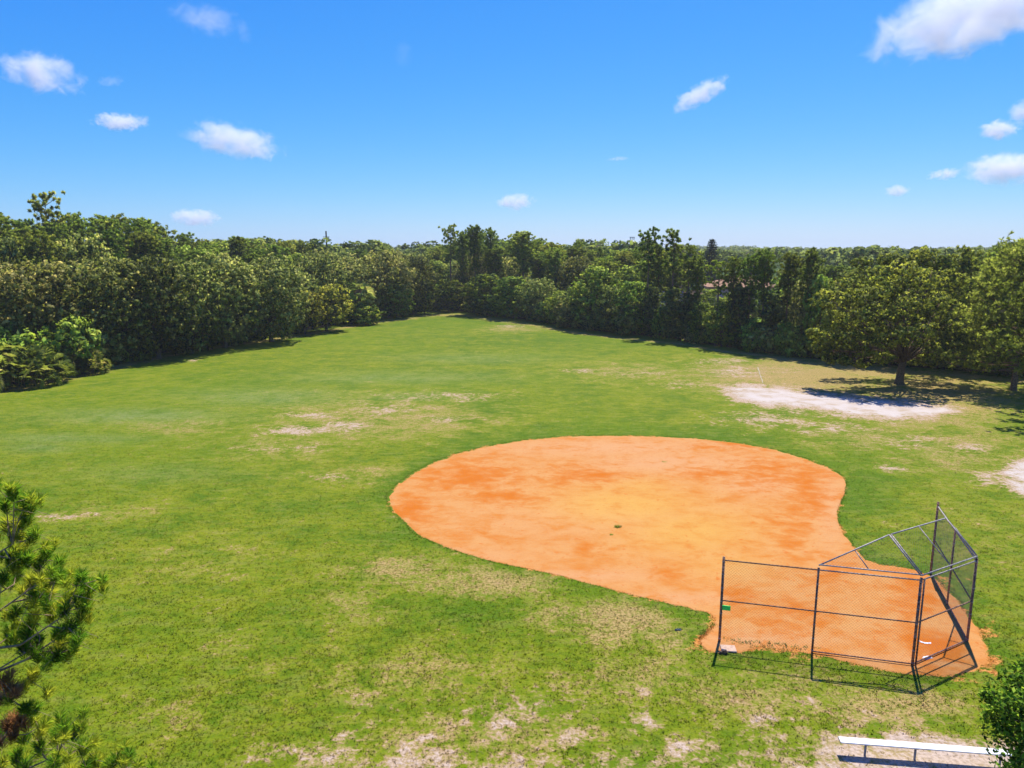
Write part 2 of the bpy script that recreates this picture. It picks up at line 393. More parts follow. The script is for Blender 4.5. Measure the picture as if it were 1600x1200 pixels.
# infield: concentric fan with a ragged rim
pts = [gnd(*q) for q in INFIELD]
cen = gnd(1180, 915)
def catmull(P, k=8):
    out = []
    n = len(P)
    for i in range(n):
        p0, p1, p2, p3 = P[i - 1], P[i], P[(i + 1) % n], P[(i + 2) % n]
        for j in range(k):
            u = j / k
            out.append(.5 * ((2 * p1) + (p2 - p0) * u + (2 * p0 - 5 * p1 + 4 * p2 - p3) * u * u + (3 * p1 - p0 - 3 * p2 + p3) * u ** 3))
    return out
rim = catmull(pts, 8)
def ang_(p): return math.atan2(p.y - cen.y, p.x - cen.x)
rim.sort(key=lambda p: -ang_(p))
rimj = []
for i, p in enumerate(rim):
    d = (p - cen); L = d.length
    rimj.append(cen + d * (1 + (rnd.uniform(-.05, .05) + .05 * math.sin(i * .9) ) / L))
NR = 40; Vv = [tuple(cen)]; n = len(rimj)
for r in range(1, NR + 1):
    for p in rimj: Vv.append(tuple(cen + (p - cen) * (r / NR)))
Vv = np.array(Vv); Vv[:, 2] = .012
Vv[1 + (NR - 1) * n:, 2] = -.01
quads = []
for r in range(NR - 1):
    for i in range(n):
        a = 1 + r * n + i; b = 1 + r * n + (i + 1) % n
        quads.append((a, b, b + n, a + n))
px, py = project(Vv[:, 0], Vv[:, 1])
red = blobs(px, py, [(740,745,90,28,.9),(800,775,80,20,.6),(640,800,40,30,.85),(920,745,90,16,.8),(1110,740,60,9,.9),(1210,740,90,30,.8),(1270,770,50,60,.7),(1250,830,70,60,.55),
    (1170,695,80,8,.8),(1290,745,40,20,.7),(930,858,60,10,.5),(1100,865,60,14,.4),(1250,970,120,40,.6),(1150,935,50,20,.7),(1430,940,60,60,.8),(1460,1010,50,40,.85),(1400,990,60,30,.7),(740,835,60,14,.35),
    (1060,900,70,12,.35),(1300,900,70,30,.55),(680,745,50,20,.7),(1530,1000,30,40,.3)])
yel = blobs(px, py, [(980,790,120,30,.9),(1080,830,110,40,.75),(1000,765,60,18,.6),(1130,880,80,30,.4)])
pale = blobs(px, py, [(960,700,170,14,.7),(1040,723,120,16,.7),(700,870,110,14,.5),(900,900,120,10,.6),(1060,935,90,10,.6),(1300,800,25,60,.5),(1180,760,60,16,.5),(860,810,110,30,.35),(1180,1000,120,14,.6),(1310,700,60,10,.3),
    (960,800,70,20,.5),(1380,1030,120,14,.4)])
t = NT('orange_clay'); v = t.pos()
red_, yel_, pal_ = t.attr('red'), t.attr('yel'), t.attr('pale')
nB = t.noise(v, .5, 5.0, .6, .5); nC = t.noise(v, 3.2, 5.0, .65, .4); nD = t.noise(v, 14, 4.0, .6)
mp = t.n('ShaderNodeMapping'); mp.inputs['Rotation'].default_value = (0, 0, .25); mp.inputs['Scale'].default_value = (.75, 1.05, 1); t.L(v, mp.inputs[0])
nS = t.noise(mp.outputs[0], 1.3, 6.0, .66, .5)
s = t.math('ADD', t.math('MULTIPLY', nB, .5), t.math('MULTIPLY', nS, .5))
c = t.mix(t.step(s, .36, .62), (.57, .215, .048), (.60, .295, .100))
c = t.mix(t.math('MULTIPLY', pal_, t.step(s, .34, .52)), c, (.62, .335, .155))
c = t.mix(t.math('MULTIPLY', yel_, t.step(s, .3, .55, .35, .85)), c, (.63, .36, .075))
rf = t.step(t.math('ADD', t.math('MULTIPLY', red_, .62), t.math('MULTIPLY', t.math('SUBTRACT', s, .5), -1.7)), .12, .62, 0, .92)
c = t.mix(rf, c, (.56, .155, .018))
c = t.mix(t.step(t.math('ADD', nC, t.math('MULTIPLY', red_, .04)), .57, .72, 0, .7), c, (.58, .16, .03))
c = t.mix(t.step(nD, .54, .70, 0, .35), c, (.42, .17, .06))
c = t.mix(t.step(t.noise(v, 6.5, 5.0, .7), .66, .72, 0, .7), c, (.35, .17, .08))
h = t.math('ADD', nC, t.math('MULTIPLY', nD, .6))
M_clay = t.done(t.bsdf(t.dim(c, .78, 1.02), .95, 0, .08, t.bump(h, .35, .05)))
me = bpy.data.meshes.new('infield')
me.from_pydata([tuple(a) for a in Vv], [], quads + [(0, 1 + i, 1 + (i + 1) % n) for i in range(n)]); me.update(); me.materials.append(M_clay)
for nm, arr in (('red', red), ('yel', yel), ('pale', pale)):
    a = me.attributes.new(nm, 'FLOAT', 'POINT'); a.data.foreach_set('value', arr.astype(np.float32))
infield = link('infield', me); infield['kind'] = 'structure'

# chalk line, a worn ribbon
mb = MB(); a, b = gnd(1184, 574), gnd(1192, 598); N = 24; vs = []
for i in range(N + 1):
    p = a.lerp(b, i / N); wdt = .035 + .04 * rnd.random(); o = rnd.uniform(-.04, .04)
    z = float(relief(p.x, p.y) * amp(p.x, p.y)) + .03
    vs += [(p.x - wdt + o, p.y, z), (p.x + wdt + o, p.y, z)]
mb.add(vs, [(2 * i, 2 * i + 1, 2 * i + 3, 2 * i + 2) for i in range(N)])
cl = link('line_marking', mb.mesh('line_marking', simple_mat('chalk', (.42, .36, .24), .9, 0, .4, 3))); cl['kind'] = 'structure'

# ------------------------------------------------------------------ grass blades (uncountable)
M_t = NT('grass_blades'); v, c, nC, nD, sf = ground_nodes(M_t, True)
cx_ = M_t.n('ShaderNodeCombineXYZ'); cx_.inputs[2].default_value = 1.0
tr = M_t.n('ShaderNodeBsdfTranslucent'); M_t.L(c, tr.inputs['Color'])
mx = M_t.n('ShaderNodeMixShader'); mx.inputs[0].default_value = .2
M_t.L(M_t.bsdf(c, .8, 0, .1, cx_.outputs[0]), mx.inputs[1]); M_t.L(tr.outputs[0], mx.inputs[2])
M_blades = M_t.done(mx.outputs[0])
def scatter_blades(nt_, dmin, dmax, size, seed, mode='area'):
    g = np.random.default_rng(seed)
    D = dmin + (dmax - dmin) * g.random(nt_) ** 1.25; X = (g.random(nt_) * 2 - 1) * (D * .74 + 3)
    px, py = project(X, D)
    inf = poly_mask(px, py, INFIELD, 2.5); snd = sandmask(px, py)
    clump = np.sin(X * 2.1 + np.sin(D * 1.7) * 2) * np.sin(D * 2.3 + np.cos(X * 1.3) * 2) * .5 + .5
    fade = np.clip(1.15 - (D - 14) / 52, 0, 1) ** 1.3
    keep = (inf < .35) & (g.random(nt_) < fade) & (g.random(nt_) > snd * 1.15) & (g.random(nt_) < .35 + .65 * clump)
    X, D = X[keep], D[keep]; m = len(X); k = 3
    Z = relief(X, D) * amp(X, D)
    base = np.repeat(np.stack([X, D, Z], 1), k, 0); M_ = m * k
    an = g.random(M_) * 2 * np.pi; lean = g.normal(0, .9, (M_, 2)); hh = size * g.uniform(.6, 1.4, M_); ww = size * g.uniform(.22, .5, M_)
    base[:, :2] += g.normal(0, size * .5, (M_, 2))
    u = np.stack([np.cos(an), np.sin(an), np.zeros(M_)], 1) * ww[:, None]
    tip = base + np.stack([lean[:, 0] * hh, lean[:, 1] * hh, hh], 1)
    base[:, 2] -= .01
    V_ = np.stack([base - u, base + u, tip], 1).reshape(-1, 3)
    return V_
def rim_blades(seed):
    g = np.random.default_rng(seed); n_ = len(rimj); out = []
    for i in range(n_):
        a, b = rimj[i], rimj[(i + 1) % n_]; L = (b - a).length; m = int(L * 70)
        if m == 0: continue
        u = g.random(m)[:, None]; p = np.array(a) * (1 - u) + np.array(b) * u; nrm = np.array([(b - a).y, -(b - a).x, 0]) / L
        if nrm @ (np.array(a) - np.array(cen)) < 0: nrm = -nrm
        clump = .5 + .5 * math.sin(i * 1.7) * math.sin(i * .53)
        p = p + nrm * g.normal(.03 - .05 * clump, .05, m)[:, None]; h_ = g.uniform(.025, .065, m); an = g.random(m) * 6.283; uu = np.stack([np.cos(an), np.sin(an), np.zeros(m)], 1) * .014
        tip = p + np.stack([g.normal(0, .03, m), g.normal(0, .03, m), h_], 1)
        out.append(np.stack([p - uu, p + uu, tip], 1).reshape(-1, 3))
    return np.concatenate(out)
Vb = np.concatenate([scatter_blades(230000, 14, 70, .05, 3), rim_blades(6)])
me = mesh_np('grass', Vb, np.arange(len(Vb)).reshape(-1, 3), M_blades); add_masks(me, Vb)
tag(link('grass', me), 'short green and straw coloured grass blades covering the field', 'grass', kind='stuff')

# ------------------------------------------------------------------ foliage primitives
def cards(C, Nn, size, aspect, g, tint):
    """rhombus leaves at C facing Nn"""
    m = len(C)
    Nn = Nn / np.maximum(np.linalg.norm(Nn, axis=1, keepdims=True), 1e-6)
    q = g.normal(size=(m, 3)); u = np.cross(Nn, q); u /= np.maximum(np.linalg.norm(u, axis=1, keepdims=True), 1e-6)
    v_ = np.cross(Nn, u)
    s_ = (size * g.uniform(.55, 1.35, m))[:, None]
    asp = aspect
    V_ = np.stack([C - u * s_, C - v_ * s_ * asp, C + u * s_, C + v_ * s_ * asp], 1).reshape(-1, 3)
    return V_, tint, Nn
def finish_cards(name, parts, mat):
    V_ = np.concatenate([p[0] for p in parts]); T = np.concatenate([p[1] for p in parts])
    me = mesh_np(name, V_, np.arange(len(V_)).reshape(-1, 4), mat, {'tint': T})
    g = np.random.default_rng(1); out = []
    for p in parts:
        if len(p) > 2: out.append(p[2])
        else:
            q = p[0].reshape(-1, 4, 3); n_ = np.cross(q[:, 2] - q[:, 0], q[:, 3] - q[:, 1]); n_ *= np.where(n_[:, 2:] < 0, -1, 1); out.append(n_ / np.maximum(np.linalg.norm(n_, axis=1, keepdims=True), 1e-9))
    Nc = np.concatenate(out) + g.normal(0, .22, (len(T), 3))
    a = me.attributes['clump']; a.data.foreach_set('vector', Nc.astype(np.float32).ravel())
    return me
def sph(g, m):
    q = g.normal(size=(int(m), 3)); return q / np.linalg.norm(q, axis=1, keepdims=True)

def lobed_crown(name, seed, rx, rz, zc, nl, rl, per, size, mat, flat=0.0, bottom=-.6, tintmix=.35, aspect=.55, rag=.12):
    g = np.random.default_rng(seed); parts = []
    k_ = np.arange(nl) + .5; zz = 1 - 2 * k_ / nl; ph = k_ * 2.39996 + g.random() * 6.28
    d = np.stack([np.sqrt(1 - zz ** 2) * np.cos(ph), np.sqrt(1 - zz ** 2) * np.sin(ph), zz], 1) + g.normal(0, .13, (nl, 3))
    d /= np.linalg.norm(d, axis=1, keepdims=True); d = d[d[:, 2] > bottom]
    d = np.concatenate([d, sph(g, nl // 5)])
    rr = np.concatenate([g.uniform(.84, 1.06, len(d) - nl // 5), g.uniform(.3, .6, nl // 5)])
    cs = d * rr[:, None] * np.array([rx, rx, rz]) * .86; cs[:, 2] += zc
    for i, c_ in enumerate(cs):
        r = rl * g.uniform(.72, 1.3); m = int(per * (r / rl) ** 2)
        K = max(4, m // 11); sd0 = sph(g, K); sr = r * g.uniform(.62, 1.12, K); pick = g.integers(0, K, m)
        dd = sd0[pick]; sub = sph(g, m) * g.uniform(.3, 1.0, m)[:, None]
        C = c_ + (dd * sr[pick][:, None] + sub * (.30 * r ** .5)) * np.array([1.1, 1.1, .85])
        Nn = dd * .8 + g.normal(0, .65, (m, 3)) + np.array([0, 0, .35])
        ti = np.clip(.5 + (g.random() - .5) * tintmix + g.normal(0, .17, m), 0, 1)
        cn = sub * 1.0 + dd * .55 + d[i] * .3 + np.array([0, 0, .10])
        ti = np.clip(ti + (g.normal(0, .12, K))[pick], 0, 1)
        parts.append(cards(C, Nn, size, aspect, g, ti)[:2] + (cn,))
    return finish_cards(name, parts, mat), cs
def oak_wood(mb, g, h0, cs, r0, forks=6):
    """trunk and limbs out to the lobes"""
    top = Vector((g.normal(0, .15), g.normal(0, .15), h0))
    mb.tube([(0, 0, -.3), (0.02, 0, .15), (.05, .03, h0 * .5), top], [r0 * 1.5, r0 * 1.08, r0 * .9, r0 * .8], 9)
    sel = list(g.permutation(len(cs))[:forks * 3])
    for i in sel:
        e = Vector(cs[i]); m1 = top.lerp(e, .4) + Vector((g.normal(0, .2), g.normal(0, .2), -.08 * (e - top).length + .3))
        mb.tube([top - Vector((0, 0, .25)), m1, top.lerp(e, .75) + Vector((0, 0, .1)), e], [r0 * .45, r0 * .3, r0 * .17, r0 * .05], 6)

def make_tree(kind, label, crown_me, wood_me):
    rt = empty(kind)
    link('trunk', wood_me, rt); link('crown', crown_me, rt)
    rt.location = (0, -300, 0)
    return rt
PROTO = {}
def reg(k, o, h, wd): PROTO.setdefault(k, []).append((o, h, wd))
protos_all = []
# broad dark oaks, native about 13 m tall and 12 m wide, foliage almost down to the ground
for sd_ in range(4):
    g = np.random.default_rng(100 + sd_)
    cm, cs = lobed_crown('oak_crown', 200 + sd_, 5.6, 6.1, 6.2, 80, 1.28, 190, .20, M_oak, bottom=-.99)
    mb = MB(); oak_wood(mb, g, 3.0, cs, .32)
    o = make_tree('oak_tree', '', cm, mb.mesh('oak_trunk', M_bark, True)); reg('oak', o, 12.9, 12.4); protos_all.append(o)
# light loose broadleaf
for sd_ in range(3):
    g = np.random.default_rng(120 + sd_)
    cm, cs = lobed_crown('leafy_crown', 220 + sd_, 3.3, 5.0, 5.1, 62, .92, 150, .18, M_bush, bottom=-.99, tintmix=.5)
    mb = MB(); oak_wood(mb, g, 2.4, cs, .18, 5)
    o = make_tree('leafy_tree', '', cm, mb.mesh('leafy_trunk', M_bark, True)); reg('leafy', o, 10.6, 7.6); protos_all.append(o)
# dark ivy-clad columns
for sd_ in range(2):
    g = np.random.default_rng(140 + sd_)
    cm, cs = lobed_crown('ivy_crown', 240 + sd_, 1.5, 5.3, 5.0, 60, .8, 100, .19, M_dark, bottom=-1.0)
    mb = MB(); oak_wood(mb, g, 4, cs, .2, 3)
    o = make_tree('ivy_clad_tree', '', cm, mb.mesh('ivy_trunk', M_bark, True)); reg('ivy', o, 10.8, 4.0); protos_all.append(o)
# golden leaning oak
for sd_ in range(2):
    g = np.random.default_rng(150 + sd_)
    cm, cs = lobed_crown('golden_crown', 250 + sd_, 3.6, 3.2, 4.0, 55, 1.1, 110, .22, M_oakb, bottom=-.8)
    mb = MB(); oak_wood(mb, g, 2, cs, .2, 5)
    o = make_tree('olive_oak', '', cm, mb.mesh('olive_trunk', M_bark, True)); reg('gold', o, 7.6, 8.0); protos_all.append(o)

def pine_mesh(seed, h, crown0, rad, nb, sparse=1.0, mat=M_pine, size=.36, per=15, tuft=.42):
    """tall pine: bare trunk, short limbs, needle bursts in clumps at limb ends"""
    g = np.random.default_rng(seed); mb = MB(); parts = []
    bend = g.normal(0, .25, 2)
    tp = lambda z: Vector((bend[0] * math.sin(z / h * 2.4), bend[1] * math.sin(z / h * 2.0), z))
    zs = [-.3, .3, h * .25, h * .5, h * .75, h * .97]
    r0 = .015 * h
    mb.tube([tp(z) for z in zs], [r0 * 1.3, r0, r0 * .85, r0 * .65, r0 * .38, r0 * .08], 8)
    for b in range(nb):
        u = (b + g.random()) / nb; z = h * (crown0 + (1 - crown0) * u * .98)
        L = rad * (math.sin(math.pi * min(1, .25 + .75 * (1 - u)) ) ** .6 if u > .05 else .5) * g.uniform(.55, 1.15)
        if u > .9: L = rad * .35 * g.uniform(.6, 1.2)
        an = b * 2.4 + g.normal(0, .4); rise = g.uniform(.1, .55) + .4 * u
        p0 = tp(z); dirv = Vector((math.cos(an), math.sin(an), rise)).normalized()
        e = p0 + dirv * L; md = p0.lerp(e, .5) - Vector((0, 0, .08 * L))
        mb.tube([p0, md, e], [r0 * .22, r0 * .14, r0 * .05], 5, False)
        nt_ = max(3, int(L * 3.4 * sparse))
        for k in range(nt_):
            f = g.uniform(.35, 1.08) if k else 1.05
            off_ = g.normal(0, .26 + .12 * L * sparse, 3) * np.array([1, 1, .7]); c_ = np.array(p0.lerp(e, f)) + off_
            if k and sparse < .8: mb.tube([p0.lerp(e, min(f, .9)), Vector(c_)], [r0 * .07, r0 * .03], 4, False)
            m = per; dd = sph(g, m) + np.array([0, 0, .5]); dd /= np.linalg.norm(dd, axis=1, keepdims=True)
            C = c_ + dd * (tuft * .55)
            # elongated needles bundles along dd
            side = np.cross(dd, g.normal(size=(m, 3))); side /= np.maximum(np.linalg.norm(side, axis=1, keepdims=True), 1e-6)
            ln = (tuft * g.uniform(.5, .8, m))[:, None]; wd = (size * .20 * g.uniform(.7, 1.5, m))[:, None]
            V_ = np.stack([C - dd * ln, C - side * wd, C + dd * ln, C + side * wd], 1).reshape(-1, 3)
            ti = np.clip(.46 + g.normal(0, .08) + g.normal(0, .14, m), 0, 1)
            parts.append((V_, ti, dd + off_ * .9 + np.array([math.cos(an), math.sin(an), 0]) * .35))
    return finish_cards('pine_crown', parts, mat), mb.mesh('pine_trunk', M_barkp, True)
for sd_ in range(5):
    cm, wm = pine_mesh(300 + sd_, 18, .36 + .05 * sd_, 2.5, 70, 1.0, size=.36, per=24, tuft=.36)
    o = make_tree('pine_tree', '', cm, wm); reg('pine', o, 18.3, 6.2); protos_all.append(o)
for sd_ in range(3):
    cm, wm = pine_mesh(330 + sd_, 18, .62, 2.6, 26, .75, size=.36, per=40, tuft=.34)
    o = make_tree('sparse_pine', '', cm, wm); reg('sparse', o, 18.3, 5.8); protos_all.append(o)

# fan palms
def fan(g, c_, dirv, r, nb=14, droop=.25):
    """one palmate leaf: narrow segments spread round the tip of its stalk"""
    dirv = dirv / np.linalg.norm(dirv)
    side = np.cross(dirv, np.array([0, 0, 1.0]) + g.normal(0, .75, 3)); side /= max(np.linalg.norm(side), 1e-6); up = np.cross(side, dirv)
    out = []
    for k in range(nb):
        a = (k / (nb - 1) - .5) * 2.5
        d = dirv * math.cos(a) + side * math.sin(a) + up * .1; d /= np.linalg.norm(d)
        wv = np.cross(d, up + g.normal(0, .25, 3)); wv /= max(np.linalg.norm(wv), 1e-6)
        L = r * g.uniform(.85, 1.1); mid = c_ + d * L * .6; tip = c_ + d * L * .98 - np.array([0, 0, droop * L])
        out.append(np.stack([c_, mid - wv * r * .065, tip, mid + wv * r * .065]))
    return np.concatenate(out), np.clip(g.normal(.5, .08, nb) + g.uniform(-.25, .3), 0, 1)
def palmetto(seed, rad, hgt, nf, r=.62):
    g = np.random.default_rng(seed); parts = []; mb = MB()
    for i in range(nf):
        a = g.random() * 6.283; u = math.sqrt(g.random()); x, y = rad * u * math.cos(a), rad * u * math.sin(a)
        z = hgt * (1 - .6 * u * u) * g.uniform(.15, 1.0) ** .7
        d = np.array([math.cos(a) * (.5 + u) + g.normal(0, .35), math.sin(a) * (.5 + u) + g.normal(0, .35), g.uniform(.15, 1.1)])
        c_ = np.array([x, y, z]); parts.append(fan(g, c_, d, r))
        if i % 3 == 0: mb.tube([(x * .7, y * .7, -.05), (x * .85, y * .85, z * .5), tuple(c_)], [.02, .018, .012], 4, False)
    for i in range(6):
        a = g.random() * 6.28; mb.tube([(0, 0, -.1), (math.cos(a) * rad * .3, math.sin(a) * rad * .3, .3)], [.12, .08], 6)
    return finish_cards('palmetto_fronds', parts, M_frond), mb.mesh('palmetto_stems', M_bark)
def make_bush(kind, a, b, pn=('fronds', 'stem')):
    rt = empty(kind); link(pn[1], b, rt); link(pn[0], a, rt); rt.location = (0, -300, 0); return rt
for sd_ in range(2):
    cm, wm = palmetto(400 + sd_, 2.6, 3.0, 420, .62)
    o = make_bush('palmetto', cm, wm); reg('palmetto', o, 3.5, 6.2); protos_all.append(o)
def cabbage_palm(seed, h):
    g = np.random.default_rng(seed); parts = []; mb = MB()
    mb.tube([(0, 0, -.2), (.05, 0, h * .5), (.1, .05, h)], [.24, .19, .22], 9)
    for i in range(46):
        a = g.random() * 6.283; el = g.uniform(-.9, 1.3)
        d = np.array([math.cos(a) * math.cos(el), math.sin(a) * math.cos(el), math.sin(el)])
        c_ = np.array([.1, .05, h]) + d * g.uniform(.7, 1.2); parts.append(fan(g, c_, d, 1.0, 14, .35))
        mb.tube([(.1, .05, h), tuple(c_)], [.03, .02], 4, False)
    return finish_cards('palm_crown', parts, M_frond), mb.mesh('palm_trunk', M_bark)
cm, wm = cabbage_palm(420, 5.2); o = make_tree('palm_tree', '', cm, wm); reg('palm', o, 7.0, 4.0); protos_all.append(o)
# low green bushes
for sd_ in range(3):
    cm, cs = lobed_crown('bush_foliage', 440 + sd_, 2.0, 1.7, 1.6, 40, .7, 100, .17, M_bush, bottom=-.9, tintmix=.5)
    mb = MB(); oak_wood(mb, np.random.default_rng(sd_), .5, cs, .07, 4)
    o = make_bush('bush', cm, mb.mesh('bush_stem', M_bark), ('foliage', 'stem')); reg('bush', o, 3.4, 4.6); protos_all.append(o)

for sd_ in range(2):
    cm, cs = lobed_crown('shade_foliage', 460 + sd_, 2.0, 1.7, 1.6, 40, .7, 90, .19, M_oak, bottom=-.9, tintmix=.5)
    mb = MB(); oak_wood(mb, np.random.default_rng(sd_ + 5), .5, cs, .07, 4)
    o = make_bush('shrub', cm, mb.mesh('shrub_stem', M_bark), ('foliage', 'stem')); reg('shade', o, 3.4, 4.6); protos_all.append(o)
# ------------------------------------------------------------------ planting
FAM = {}
def plant(kind, px_, base_y=None, top_y=None, wpx=None, D=None, label=None, fam=None, cat='tree', name=None, group=None):
    """stand a tree so that its foot is at a photo pixel or a distance, its height and width scaled to what the photo shows"""
    if D is None:
        b = gnd(px_, base_y)
        if not label: b = b * 1.0
    else:
        b = at_dist(px_, 500, D); b.z = 0
        # px measured at crown height: solve X for z of crown
    D_ = b.y
    lst = PROTO[kind]; o, h0, w0 = lst[rnd.randrange(len(lst))]
    hgt = at_dist(px_, top_y, D_).z if top_y is not None else h0
    hgt = max(hgt, 1.0)
    zc = D_ * math.cos(PITCH) + (CAMH - hgt * .7) * math.sin(PITCH)
    X = (px_ - 800) / FPX * zc
    wid = wpx * (1.0 if kind in ('pine', 'sparse') else 1.18) * zc / FPX if wpx else w0 * hgt / h0
    sx = wid / w0
    r = dup(o, (X, D_, 0), rnd.uniform(0, 6.283), (sx, sx, hgt / h0), cat=cat)
    if name: r.name = name
    r['_px'] = float(px_)
    if label: r['label'] = label
    if group: r['group'] = group
    if fam: FAM.setdefault(fam, []).append(r)
    return r

# left-hand row
oakrow = [(-70,582,392,170),(45,576,393,150),(158,567,389,140),(100,556,400,120),(238,560,387,120),(290,552,396,110),(345,543,386,118),(418,534,389,112),(462,518,410,70)]
for a in oakrow: plant('oak', *a, fam='left oaks')
for a in [(500,507,388,90),(548,499,392,95),(606,496,384,80),(645,491,390,66)]: plant('oak', *a, fam='corner oaks')
plant('palmetto', 30, 600, 530, 130, label='large palmetto clump with drooping straw tipped fans at the left edge of the field', cat='palmetto', group='palmetto clumps at the left wood edge')
plant('palmetto', 132, 584, 538, 62, label='small palmetto clump with yellow fans in front of the bright green bush', cat='palmetto', group='palmetto clumps at the left wood edge')
plant('palmetto', -60, 612, 520, 120, label='palmetto clump cut by the left frame edge', cat='palmetto', group='palmetto clumps at the left wood edge')
plant('bush', 105, 583, 497, 85, label='tall bright green bush behind the small yellow fanned palmetto', cat='bush')
plant('bush', 8, 590, 508, 60, label='bright green bush rising over the large palmetto clump', cat='bush')
plant('bush', 215, 562, 505, 55, fam='left bushes', cat='bush')
plant('bush', 310, 545, 490, 50, fam='left bushes', cat='bush')
plant('bush', 375, 535, 498, 40, fam='left bushes', cat='bush')
plant('gold', 508, 517, 442, 74, label='rounded olive gold oak at the right end of the left tree row', cat='tree')
plant('gold', 474, 523, 452, 56, label='smaller olive oak pressed between dark oaks and the rounded gold one', cat='tree')
plant('palm', 561, 506, 440, 46, label='cabbage palm with a few orange dying fans above the low bright bush', cat='palm')
plant('bush', 568, 507, 473, 50, label='low bright green bush at the corner of the field below the cabbage palm', cat='bush')
plant('bush', 548, 505, 480, 40, label='low olive bush just left of the bright corner bush', cat='bush')
# far end
for a in [(618,497,436,52),(662,490,430,34)]: plant('leafy', *a, fam='far end leafy')
plant('leafy', 700, 487, 432, 52, fam='far end leafy'); plant('leafy', 678, 484, 440, 40, fam='far end leafy')
plant('leafy', 762, 493, 421, 78, fam='far end leafy'); plant('leafy', 803, 498, 426, 70, fam='far end leafy')
plant('oak', 735, 486, 440, 40, fam='far end dark')
plant('oak', 842, 502, 430, 66, fam='right dark'); plant('leafy', 882, 509, 448, 52, fam='right leafy')
plant('oak', 905, 512, 440, 60, fam='right dark'); plant('leafy', 932, 515, 405, 78, fam='right leafy')
plant('oak', 960, 519, 440, 60, fam='right dark'); plant('leafy', 992, 523, 432, 62, fam='right leafy')
plant('ivy', 1019, 527, 436, 24, fam='ivy'); plant('bush', 1031, 529, 480, 24, label='narrow yellow green bush between two dark ivy clad trunks', cat='bush')
plant('ivy', 1050, 530, 440, 36, fam='ivy'); plant('ivy', 1076, 534, 450, 40, fam='ivy')
plant('leafy', 1098, 538, 466, 42, fam='right leafy'); plant('leafy', 1130, 542, 462, 56, fam='right leafy')
plant('ivy', 1160, 546, 432, 36, fam='ivy'); plant('ivy', 1208, 551, 444, 40, fam='ivy')
plant('bush', 1183, 550, 500, 40, fam='right bushes', cat='bush'); plant('bush', 1236, 556, 505, 46, fam='right bushes', cat='bush')
plant('oak', 1262, 556, 455, 50, fam='right dark'); plant('leafy', 1283, 560, 415, 46, fam='right leafy')
for a in [(1335,565,425,86),(1400,570,440,90),(1455,574,430,90),(1520,580,470,90),(1585,588,480,90)]: plant('oak', *a, fam='behind big oak')
for i in range(64):
    x_ = -50 + i * 26.5 + rnd.uniform(-8, 8); yb = float(np.interp(x_, [q[0] for q in TREEBASE], [q[1] for q in TREEBASE]))
    if 1030 < x_ < 1045 or 478 < x_ < 600: continue
    D_ = gnd(x_, yb).y + rnd.uniform(.5, 6); b_ = at_dist(x_, 500, D_)
    o_ = plant('shade' if rnd.random() < .7 else 'bush', x_, None, None, None, D=D_, fam='understorey', cat='bush')
    s_ = rnd.uniform(.8, 1.5); o_.scale = (s_ * 1.2, s_ * 1.2, s_)
# distinct pines
plant('sparse', 706, 487, 355, 36, fam='far end sparse')
for a in [(742,489,352,36),(768,486,358,34),(724,484,362,30),(818,492,362,56)]: plant('pine', *a, fam='far end tall')
plant('sparse', 1122, 541, 408, 50, fam='right roadside'); plant('pine', 1146, 543, 404, 40, fam='right roadside'); plant('sparse', 1016, 525, 361, 46, fam='right sparse'); plant('sparse', 1052, 529, 363, 52, fam='right sparse'); plant('sparse', 1078, 531, 385, 42, fam='right sparse')
for a in [(1030,520,384,44),(1090,534,400,40),(1172,546,399,46),(1196,549,390,40),(1232,552,396,44),(1264,556,388,42)]: plant('pine', *a, fam='right roadside')
for a in [(1505,577,388,52),(1552,570,392,56),(1478,572,402,50)]: plant('pine', *a, fam='behind big pine')
plant('sparse', 76, 500, 305, 62, D=118, label='tall thin crowned pine standing highest above the left wood', cat='tree')

# wood behind, trees whose tops make the skyline
SKY = [(-60,330),(0,332),(60,345),(110,335),(160,338),(215,337),(245,352),(275,362),(300,368),(365,360),(400,372),(450,378),(510,374),(545,384),(600,382),(640,388),(690,380),(740,356),(790,368),(850,370),(900,374),(950,382),(1000,392),(1040,390),(1090,404),(1150,416),(1220,412),(1300,408),(1345,415),(1420,418),(1480,400),(1540,398),(1590,370),(1660,360)]
BASED = [(-60,78),(100,90),(260,105),(420,118),(560,148),(700,168),(800,152),(900,132),(1000,122),(1100,112),(1200,104),(1300,97),(1450,92),(1660,88)]
zones = [(-60,150,'pines a'),(150,330,'pines b'),(330,520,'pines c'),(520,690,'pines d'),(690,860,'pines e'),(860,1010,'pines f'),(1010,1300,'pines g'),(1300,1700,'pines h')]
def zone(p):
    for a, b, z in zones:
        if a <= p < b: return z
    return 'pines h'
for row, (dd, drop) in enumerate([(13, 16), (27, 5), (44, 0)]):
    p = -55.0 + row * 9
    while p < 1660:
        sk = float(np.interp(p, [q[0] for q in SKY], [q[1] for q in SKY])); bd = float(np.interp(p, [q[0] for q in BASED], [q[1] for q in BASED]))
        if 1085 < p < 1215: p += 24; continue          # opening towards the houses
        D = bd + dd + rnd.uniform(-5, 5)
        ty = sk + drop + abs(rnd.gauss(0, 4)) + (rnd.random() < .25) * 8
        if row == 2: ty = sk + rnd.uniform(-1, 9)
        ty = max(ty, at_top if False else ty)
        kind = 'pine' if (p < 470 or p > 690) else ('oak' if rnd.random() < .6 else 'pine')
        if rnd.random() < .14: kind = 'leafy'
        if row == 0 and rnd.random() < .35: kind = 'oak'
        hgt = at_dist(p, ty, D).z
        wm = 6.4 if kind == 'pine' else (8.5 if kind == 'oak' else 7)
        plant(kind, p, None, ty, wm * FPX / D * rnd.uniform(.85, 1.15), D=D, fam=zone(p))
        p += (wm * FPX / D) * rnd.uniform(.50, .80)

